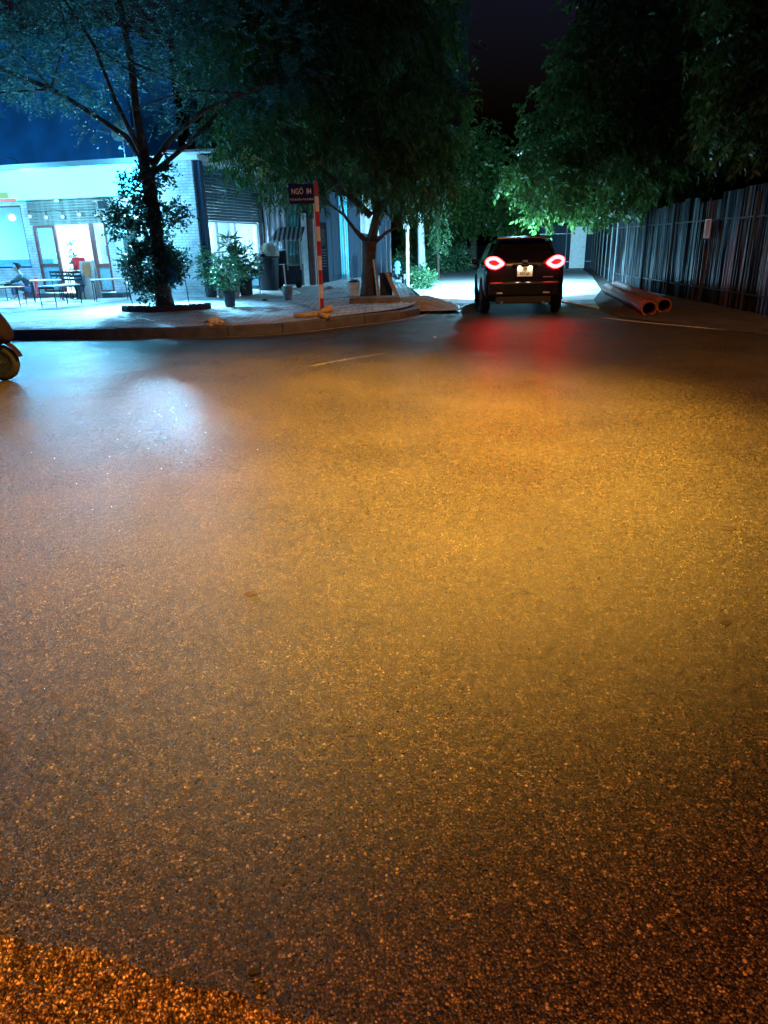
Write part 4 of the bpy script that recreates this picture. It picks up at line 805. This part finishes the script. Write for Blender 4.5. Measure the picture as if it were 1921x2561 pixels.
MB().tube([(-.02, 0, .3), (-.02, 0, 3.1)], .02, 6).build('post', M['dark'], ws); MB().tube([(.65, 0, .3), (.65, 0, 3.1)], .02, 6).build('post', M['dark'], ws)
tag(MB().tube([(0, 0, 0), (-.06, 0, 2.4)], .03, 8).build('pole', M['potlight'], None, loc=(-1.18, 27.9, .3), smooth=True), 'thin grey pole in front of the pale cyan sheet', 'pole')
up = thing('utility_pole', 'slim white pole with a small meter box at the alley mouth', 'pole', (.98, 24.6, .25))
MB().tube([(0, 0, -.1), (0, 0, 2.9)], .055, 10).build('shaft', M['white'], up, smooth=True); bevel(MB().b2(-.13, .07, -.16, -.058, 1.75, 1.98).build('meter_box', M['potlight'], up), .01); MB().lathe((-.03, -.17, 1.8), [(0, -.04), (.05, -.03), (.05, .03), (0, .04)], 12).build('meter', M['white'], up)
wk = thing('whitewashed_trunk', 'thick bare whitewashed tree trunk at the left side of the alley', 'tree trunk', (2.05, 34.4, .2)); MB().tube([(0, 0, -.1), (-.04, 0, 1.4), (-.1, 0, 3.4)], [.19, .16, .14], 12).build('trunk', M['white'], wk, smooth=True)
hy = thing('hydrant', 'small blue hydrant standing left of the slim white pole', 'hydrant', (.68, 26.3, .3)); MB().lathe((0, 0, 0), [(0, 0), (.14, 0), (.14, .06), (.09, .08), (.09, .5), (.12, .52), (.12, .58), (.08, .68), (0, .72)], 14).build('body', mat('blue_paint', (.1, .35, .6), .5, var=.3), hy); MB().tube([(-.16, 0, .42), (.16, 0, .42)], .04, 8).build('nozzle', M['steel'], hy)
wh = thing('wheelbarrow', 'dark wheelbarrow lying beside the slim white pole', 'wheelbarrow', (.83, 25.0, .3), R(20))
Mx = Euler((R(90), 0, R(70))).to_matrix(); MB().lathe((0, 0, .15), [(.1, -.03), (.15, -.03), (.15, .03), (.1, .03), (.1, -.03)], 16, Mx).build('wheel', M['rubber'], wh); MB().prism([(-.2, .3), (.2, .3), (.12, .12), (-.1, .12)], .1, .45).build('tray', M['dark'], wh); MB().tube([(-.15, .4, .2), (-.2, .9, .3)], .015, 5).tube([(.15, .4, .2), (.2, .9, .3)], .015, 5).build('handle', M['dark'], wh)
# sand heap
from mathutils import noise as nz_
vs = []; fs = []
for i in range(41):
    for j in range(41):
        x = (i/40-.5)*2.0; y = (j/40-.5)*2.6; r_ = math.sqrt(x*x+y*y*.6); h = .26*max(0, 1-r_**2)**1.2; vs.append((x*.95, y, h+nz_.noise(Vector((x*6, y*6, 1)))*.03*(h > .01)-.01))
for i in range(40):
    for j in range(40): fs.append((i*41+j, i*41+j+1, (i+1)*41+j+1, (i+1)*41+j))
tag(MB().add(vs, fs).build('sand_heap', mat('sand', (.3, .2, .1), .95, var=.35, vs=8, bump=.6), None, smooth=True, loc=(1.0, 18.4, .08)), 'low heap of sand and grass at the alley corner', 'sand heap', kind='stuff')
# leaf litter
def litter(name, x0, x1, y0, y1, n, m, zf, s=.03, seedv=1, keep=None):
    r = np.random.default_rng(seedv); P = []
    while len(P) < n:
        x, y = r.uniform(x0, x1), r.uniform(y0, y1)
        if keep is None or keep(x, y): P.append((x, y, zf(x, y)))
    P = np.array(P); k = len(P); a = r.uniform(0, 6.28, k); l = r.uniform(.5, 1.5, k)*s
    d = np.stack([np.cos(a), np.sin(a), r.uniform(-.1, .5, k)], 1)*l[:, None]; w_ = np.stack([-np.sin(a), np.cos(a), r.uniform(-.3, .3, k)], 1)*l[:, None]*.35
    return quads(name, np.stack([P, P+d*.5+w_, P+d, P+d*.5-w_], 1), m)
tag(litter('leaf_litter', -3.2, .8, 13.8, 18, 260, leafmat('dry_leaf', (.15, .1, .05), (.45, .4, .32), 0), lambda x, y: zs(y)+.02, .05, 3, inside), 'scattered dry leaves and scraps along the kerb corner', 'litter', kind='stuff')
for k, (x, y, s_, c_, lab) in enumerate([(.37, 2.95, .035, (.03, .02, .015), ''), (.82, 3.65, .03, (.02, .012, .01), ''), (1.25, 2.62, .02, (.03, .02, .01), ''), (.79, 2.0, .02, (.03, .02, .01), '')]): pass
fm_ = mat('dead_leaf', (.03, .018, .012), .8, var=.4, bump=.2)
for (x, y, s_, lab) in [(-.65, 3.0, .03, 'small dark smudged leaf left of the middle of the road'), (1.95, 3.65, .035, 'small dark leaf on the right side of the road, farther one'), (1.45, 2.62, .022, 'small dark leaf on the right side of the road, nearer one'), (.0, 0, 0, '')]:
    if s_: tag(MB().add([(0, -s_, .004), (s_*1.4, 0, .012), (0, s_*.7, .006), (-s_*1.3, 0, .003), (0, 0, .016)], [(0, 1, 4), (1, 2, 4), (2, 3, 4), (3, 0, 4)]).build('fallen_leaf', fm_, None, loc=(x, y, 0)), lab, 'leaf', 'dead leaves on the road')
tag(bevel(MB().b2(-.012, .012, -.007, .007, 0.002, .012).build('pebble', M['rubber'], None, loc=(-.32, 1.12, 0), rz=.2), .002), 'small black square pebble on the asphalt near the rough kerb', 'pebble')
tag(MB().lathe((0, 0, .01), [(0, -.01), (.03, -.006), (.03, .006), (0, .014)], 8).build('pebble', M['white'], None, loc=(.97, 12.6, 0)), 'tiny white fleck lying on the road left of the car', 'pebble')
# ------------------------------------------------------------------ orange pipes
def pipe(name, a, b, r, label):
    a = Vector(a); b = Vector(b); t = thing(name, label, 'pipe', a, group='orange pipes beside the fence'); d = b-a; L = d.length; q = d.to_track_quat('Z', 'X').to_matrix()
    MB().lathe((0, 0, 0), [(r*.86, 0), (r, 0), (r, L), (r*.86, L), (r*.86, 0)], 28, q).build('barrel', M['orange'], t, smooth=False)
    MB().lathe((0, 0, 0), [(r, -.0), (r*1.07, .0), (r*1.07, .1), (r, .1)], 28, q).build('collar', M['orange'], t, smooth=False); return t
pipe('drain_pipe', (5.67, 15.2, .17), (6.75, 21.6, .2), .15, 'big orange pipe lying by the road, the nearer left one')
pipe('drain_pipe', (6.08, 15.45, .2), (7.3, 22.4, .22), .145, 'big orange pipe lying next to the fence, the right one')
tag(MB().tube([(4.6, 20.9, .03), (5.2, 17.2, .03)], .025, 6).build('metal_rod', M['white'], None), 'long pale rod lying on the ground left of the orange pipes', 'rod')
# ------------------------------------------------------------------ car
def car():
    t = thing('car', 'black hatchback car seen from behind with red tail lights glowing', 'car', (3.22, 16.25, 0), R(-5)); t.scale = (.97, 1, 1)
    paint = mat('black_paint', (.006, .005, .006), .25, var=.2, vs=2, bump=0, spec=.35); gl = mat('car_glass', (.008, .01, .012), .08, var=.1, bump=0)
    S = [ # y, half width low, mid, shoulder z, belt hw, roof hw, roof z, bottom z
        (-.02, .74, .8, .92, .74, .6, 1.06, .42), (.05, .84, .89, .98, .84, .7, 1.16, .30), (.22, .88, .925, 1.02, .88, .68, 1.3, .26), (.5, .9, .93, 1.03, .86, .62, 1.55, .24), (.85, .9, .93, 1.02, .86, .62, 1.65, .24),
        (1.7, .9, .93, 1.0, .86, .63, 1.68, .24), (2.5, .9, .93, .98, .85, .61, 1.64, .24), (3.1, .9, .92, .97, .84, .66, 1.3, .24), (3.45, .9, .92, .95, .82, .72, 1.06, .24), (4.1, .88, .9, .85, .76, .6, .96, .26), (4.4, .8, .84, .72, .68, .5, .8, .3), (4.5, .7, .74, .62, .6, .4, .66, .4)]
    vs = []; K = 16
    for (y, a, b_, zsd, bh, rh, rz_, zb) in S:
        half = [(0, zb), (a*.8, zb), (a, zb+.06), (b_, (zb+zsd)/2), (b_*.99, zsd-.06), (bh, zsd+.03 if rz_ > zsd+.1 else zsd), (rh+.02, rz_-.07), (rh*.7, rz_), (0, rz_+.01)]
        ring = half+[(-x, z) for x, z in half[-2:0:-1]]; vs += [(x, y, z) for x, z in ring]
    n = 16; m = MB(); fs = [(i*n+k, i*n+(k+1) % n, (i+1)*n+(k+1) % n, (i+1)*n+k) for i in range(len(S)-1) for k in range(n)]+[tuple(range(n)), tuple(range((len(S)-1)*n, len(S)*n))]
    o = m.add(vs, fs).build('body', paint, t, smooth=True); s2 = o.modifiers.new('s', 'SUBSURF'); s2.levels = 2; s2.render_levels = 2
    MB().add([(-.6, .2, 1.13), (.6, .2, 1.13), (.52, .52, 1.53), (-.52, .52, 1.53), (-.6, .16, 1.14), (.6, .16, 1.14), (.52, .48, 1.54), (-.52, .48, 1.54)], [(0, 1, 2, 3), (4, 5, 6, 7), (0, 1, 5, 4), (1, 2, 6, 5), (2, 3, 7, 6), (3, 0, 4, 7)]).build('rear_window', gl, t)
    bevel(MB().box((0, .42, 1.63), (1.2, .28, .04), (R(6), 0, 0)).build('spoiler', paint, t), .015)
    for sx in (-1, 1):
        MB().add([(sx*.885, .75, 1.06), (sx*.885, 3.0, 1.03), (sx*.69, 2.6, 1.5), (sx*.68, .95, 1.56), (sx*.87, .75, 1.06), (sx*.87, 3.0, 1.03), (sx*.67, 2.6, 1.5), (sx*.66, .95, 1.56)], [(0, 1, 2, 3), (4, 5, 6, 7), (0, 1, 5, 4), (1, 2, 6, 5), (2, 3, 7, 6), (3, 0, 4, 7)]).build('side_window', gl, t)
        mr = MB().lathe((sx*1.0, 2.75, 1.08), [(0, -.08), (.1, -.05), (.11, .04), (0, .08)], 12).build('mirror', paint, t, smooth=True)
        for y in (.82, 3.5):
            Mx = Euler((0, R(90), 0)).to_matrix(); w_ = thing_child('wheel', t, (sx*.84, y, .34))
            MB().lathe((0, 0, 0), [(.2, -.11), (.3, -.115), (.34, -.08), (.34, .08), (.3, .115), (.2, .11)], 28, Mx).build('tyre', M['rubber'], w_, smooth=False)
            rm = MB().lathe((0, 0, 0), [(0, sx*.06), (.06, sx*.075), (.19, sx*.07), (.205, sx*.1)], 20, Mx)
            rm.build('rim', M['steel'], w_)
            A = MB(); pts = [(sx*.925, y+.42*math.cos(a), .34+.42*math.sin(a)) for a in np.linspace(-.1, math.pi+.1, 18)]; A.tube(pts, .03, 6).build('wheel_arch', M['rubber'], t)
        # tail light: almond shaped housing and bright ring
        H = thing_child('tail_light', t, (sx*.66, -.0, 1.12)); H.rotation_euler = (0, 0, R(sx*14))
        def almond(k, sc=1.0, flat=0):
            a = 2*math.pi*k/36; x = math.cos(a); z = math.sin(a); X = sx*x*.2; tip = max(0, -x)       # inner end tapers to a point
            return X*sc, (z*.105*(1-.75*tip**1.6)+.02*x)*sc
        P = [almond(k, 1.22) for k in range(36)]
        MB().prism(P, -.05, .1).build('lens', emit('tail_lens', (1, .004, .006), .4), H)
        pts = [(x, -.065, z) for x, z in [almond(k, .9) for k in range(36)]]; pts.append(pts[0])
        MB().tube(pts, .038, 8, cap=False).build('light_ring', emit('tail_ring', (1, .018, .021), 52), H)
    bevel(MB().b2(-.8, .8, -.1, .02, .42, .72).build('bumper', paint, t), .04, 3)
    bevel(MB().b2(-.62, .62, -.06, .05, .26, .42).build('bumper_trim', M['rubber'], t), .02)
    pt = MB().b2(-.17, .17, -.085, -.075, .83, 1.03); p_ = pt.build('number_plate', mat('plate', (.75, .72, .6), .4, var=.05, bump=0), t)
    text('number', '30F', .085, M['navy'], p_, (0, -.0875, .98), sx=.9, ext=.001); text('number', '957.69', .085, M['navy'], p_, (0, -.0875, .885), sx=.95, ext=.001)
    bevel(MB().b2(-.28, .28, -.1, -.02, 1.05, 1.09).build('plate_trim', M['dark'], t), .01)
    for sx in (-.12, .12): MB().b2(sx-.03, sx+.03, -.09, -.07, 1.04, 1.052).build('plate_lamp', emit('plate_lamp', (1, .85, .55), 6), t); area('plate_light', (sx, -.11, 1.045), .05, .9, (1, .85, .55), (R(-20), 0, 0), t)
    MB().b2(.42, .64, -.045, -.035, .8, .825).build('badge', M['steel'], t)
    MB().b2(-.06, .06, -.06, -.05, 1.12, 1.17).build('emblem', M['steel'], t)
    MB().tube([(0, .12, 1.14), (.3, .2, 1.2), (.38, .2, 1.2)], .008, 5).build('wiper', M['rubber'], t)
    for sx in (-.55, .5): bevel(MB().b2(sx-.07, sx+.07, -.115, -.1, .47, .5).build('reflector', M['steel'], t), .004); MB().tube([(sx*.9, -.06, .28), (sx*.9, .1, .28)], .035, 12).build('exhaust', M['steel'], t)
    for sx in (-1, 1):
        hl = bevel(MB().b2(sx*.6-.15, sx*.6+.15, 4.36, 4.46, .62, .76).build('headlight', emit('headlight', (.6, .9, 1), 9), t), .02)
        s_ = spot('headlight_beam', (sx*.6, 4.55, .7), (sx*.9, 12.5, .1), 9000, (.3, .74, 1.0), 115, 1, .08, t)
    MB().box((0, 4.47, .55), (.9, .05, .14)).build('grille', M['dark'], t); MB().b2(-.26, .26, 4.5, 4.52, .42, .52).build('front_number_plate', M['white'], t)
    return t
def thing_child(name, parent, loc):
    o = bpy.data.objects.new(name, None); o.empty_display_size = .1; link(o, parent); o.location = loc; return o
car()
# ------------------------------------------------------------------ scooter entering at the left
def scooter():
    t = thing('scooter', 'maroon scooter whose front end pokes in at the left edge of the road', 'scooter', (-4.93, 9.25, 0), R(0))
    pm = mat('maroon_paint', (.012, .005, .014), .85, var=.15, vs=3, bump=0, spec=.15); Mx = Euler((R(90), 0, 0)).to_matrix()
    for x in (0, -1.25):
        w_ = thing_child('wheel', t, (x, 0, .23)); MB().lathe((0, 0, 0), [(.15, -.045), (.2, -.05), (.23, -.02), (.23, .02), (.2, .05), (.15, .045)], 26, Mx).build('tyre', M['rubber'], w_, smooth=True); MB().lathe((0, 0, 0), [(0, -.03), (.15, -.035), (.15, .035), (0, .03)], 18, Mx).build('rim', M['dark'], w_)
    m = MB(); vs = []
    for k in range(13):
        a = R(15+k*12); 
        for s_ in (-.065, .065): vs.append((.27*math.cos(a), s_, .23+.27*math.sin(a)))
        vs.append((.3*math.cos(a), 0, .23+.3*math.sin(a)))
    m.add(vs, [f for k in range(12) for f in ((3*k, 3*k+2, 3*k+5, 3*k+3), (3*k+2, 3*k+1, 3*k+4, 3*k+5))]); m.build('front_fender', pm, t, smooth=True)
    MB().tube([(0, -.07, .23), (-.12, -.07, .55), (-.2, -.03, .85)], .022, 8).tube([(0, .07, .23), (-.12, .07, .55), (-.2, .03, .85)], .022, 8).build('fork', M['steel'], t)
    b = MB(); S = [(.2, .12, .5, .62), (.12, .2, .47, .8), (.0, .22, .45, .98), (-.2, .2, .3, 1.06), (-.34, .12, .26, 1.0)]; vs = []
    for x, w_, z0, z1 in S:
        vs += [(x, -w_, (z0+z1)/2), (x, -w_*.7, z0), (x, w_*.7, z0), (x, w_, (z0+z1)/2), (x, w_*.7, z1), (x, -w_*.7, z1)]
    b.add(vs, [(i*6+k, i*6+(k+1) % 6, (i+1)*6+(k+1) % 6, (i+1)*6+k) for i in range(4) for k in range(6)]+[tuple(range(6)), tuple(range(24, 30))])
    o = b.build('leg_shield', pm, t, smooth=True); s2 = o.modifiers.new('s', 'SUBSURF'); s2.levels = 2; s2.render_levels = 2
    bevel(MB().b2(-1.5, -.85, -.15, .15, .42, .75).build('rear_body', pm, t), .06, 3); bevel(MB().b2(-1.45, -.8, -.13, .13, .75, .84).build('seat', M['rubber'], t), .03); bevel(MB().b2(-.95, -.25, -.16, .16, .26, .34).build('footboard', M['rubber'], t), .02)
    MB().tube([(-.22, -.33, 1.05), (-.2, 0, 1.02), (-.22, .33, 1.05)], .016, 8).build('handlebar', M['rubber'], t)
    hl = bevel(MB().b2(-.2, -.06, -.12, .12, .93, 1.06).build('headlamp_housing', pm, t), .03); MB().lathe((-.055, 0, 1.0), [(0, .015), (.055, 0)], 14, Euler((0, R(90), 0)).to_matrix()).build('lens', M['glass'], hl)
    for s_ in (-1, 1): mi = MB().tube([(-.22, s_*.25, 1.05), (-.2, s_*.3, 1.22)], .008, 6).build('mirror', M['rubber'], t); MB().lathe((-.2, s_*.3, 1.26), [(0, -.01), (.05, -.01), (.05, .01), (0, .01)], 14, Euler((0, R(90), 0)).to_matrix()).build('mirror_glass', M['steel'], mi)
    MB().tube([(-.9, .1, .3), (-.95, .28, .0)], .015, 6).build('kickstand', M['steel'], t); return t
scooter()
# ------------------------------------------------------------------ street lamps: sodium ones outside the frame, an added white one in the alley
def street_lamp(label, base, head, tgt, e, col, ang, spill=None):
    t = thing('street_lamp', label, 'street lamp', base); h = Vector(head)-Vector(base)
    MB().tube([(0, 0, 0), (0, 0, h.z*.7), (h.x*.1, h.y*.1, h.z*.93), (h.x*.5, h.y*.5, h.z+.15), (h.x*.95, h.y*.95, h.z+.1)], [.11, .085, .07, .05, .04], 10).build('pole', M['steel'], t, smooth=True)
    hd = bevel(MB().box((h.x, h.y, h.z+.1), (.35, .35, .14)).build('lamp_head', M['steel'], t), .03); MB().box((h.x, h.y, h.z+.015), (.26, .26, .02)).build('lens', emit('sodium_lens', col, 10), hd)
    l = spot('lamp_beam', (h.x, h.y, h.z-.02), tuple(Vector(tgt)-Vector(base)), e, col, ang, 1, .15, t)
    if spill: spot('lamp_spill', (h.x, h.y, h.z-.02), tuple(Vector(spill[0])-Vector(base)), spill[1], spill[2], spill[3], 1, .15, t)
    return t
street_lamp('sodium street lamp on a tall pole at the right roadside behind the camera view', (9.5, 3.0, 0), (2.2, 5.9, 9), (-1.0, 6.4, 0), 50000, (1, .53, .075), 65, (( 3, 11, 0), 6500, (1, .45, .1), 88))
street_lamp('sodium street lamp on a tall pole left of the camera', (-6.5, -3.0, 0), (-1.0, -2.4, 8.5), (-.2, 2.3, 0), 5800, (1, .27, .02), 84)
street_lamp('added white street lamp deep in the alley, hidden behind the hanging leaves', (8.9, 27.5, 0), (5.2, 27.6, 4.4), (5.0, 27.2, 0), 10500, (.3, .7, 1), 165)  # added, hidden lamp that brightens the alley ground and nearby leaves
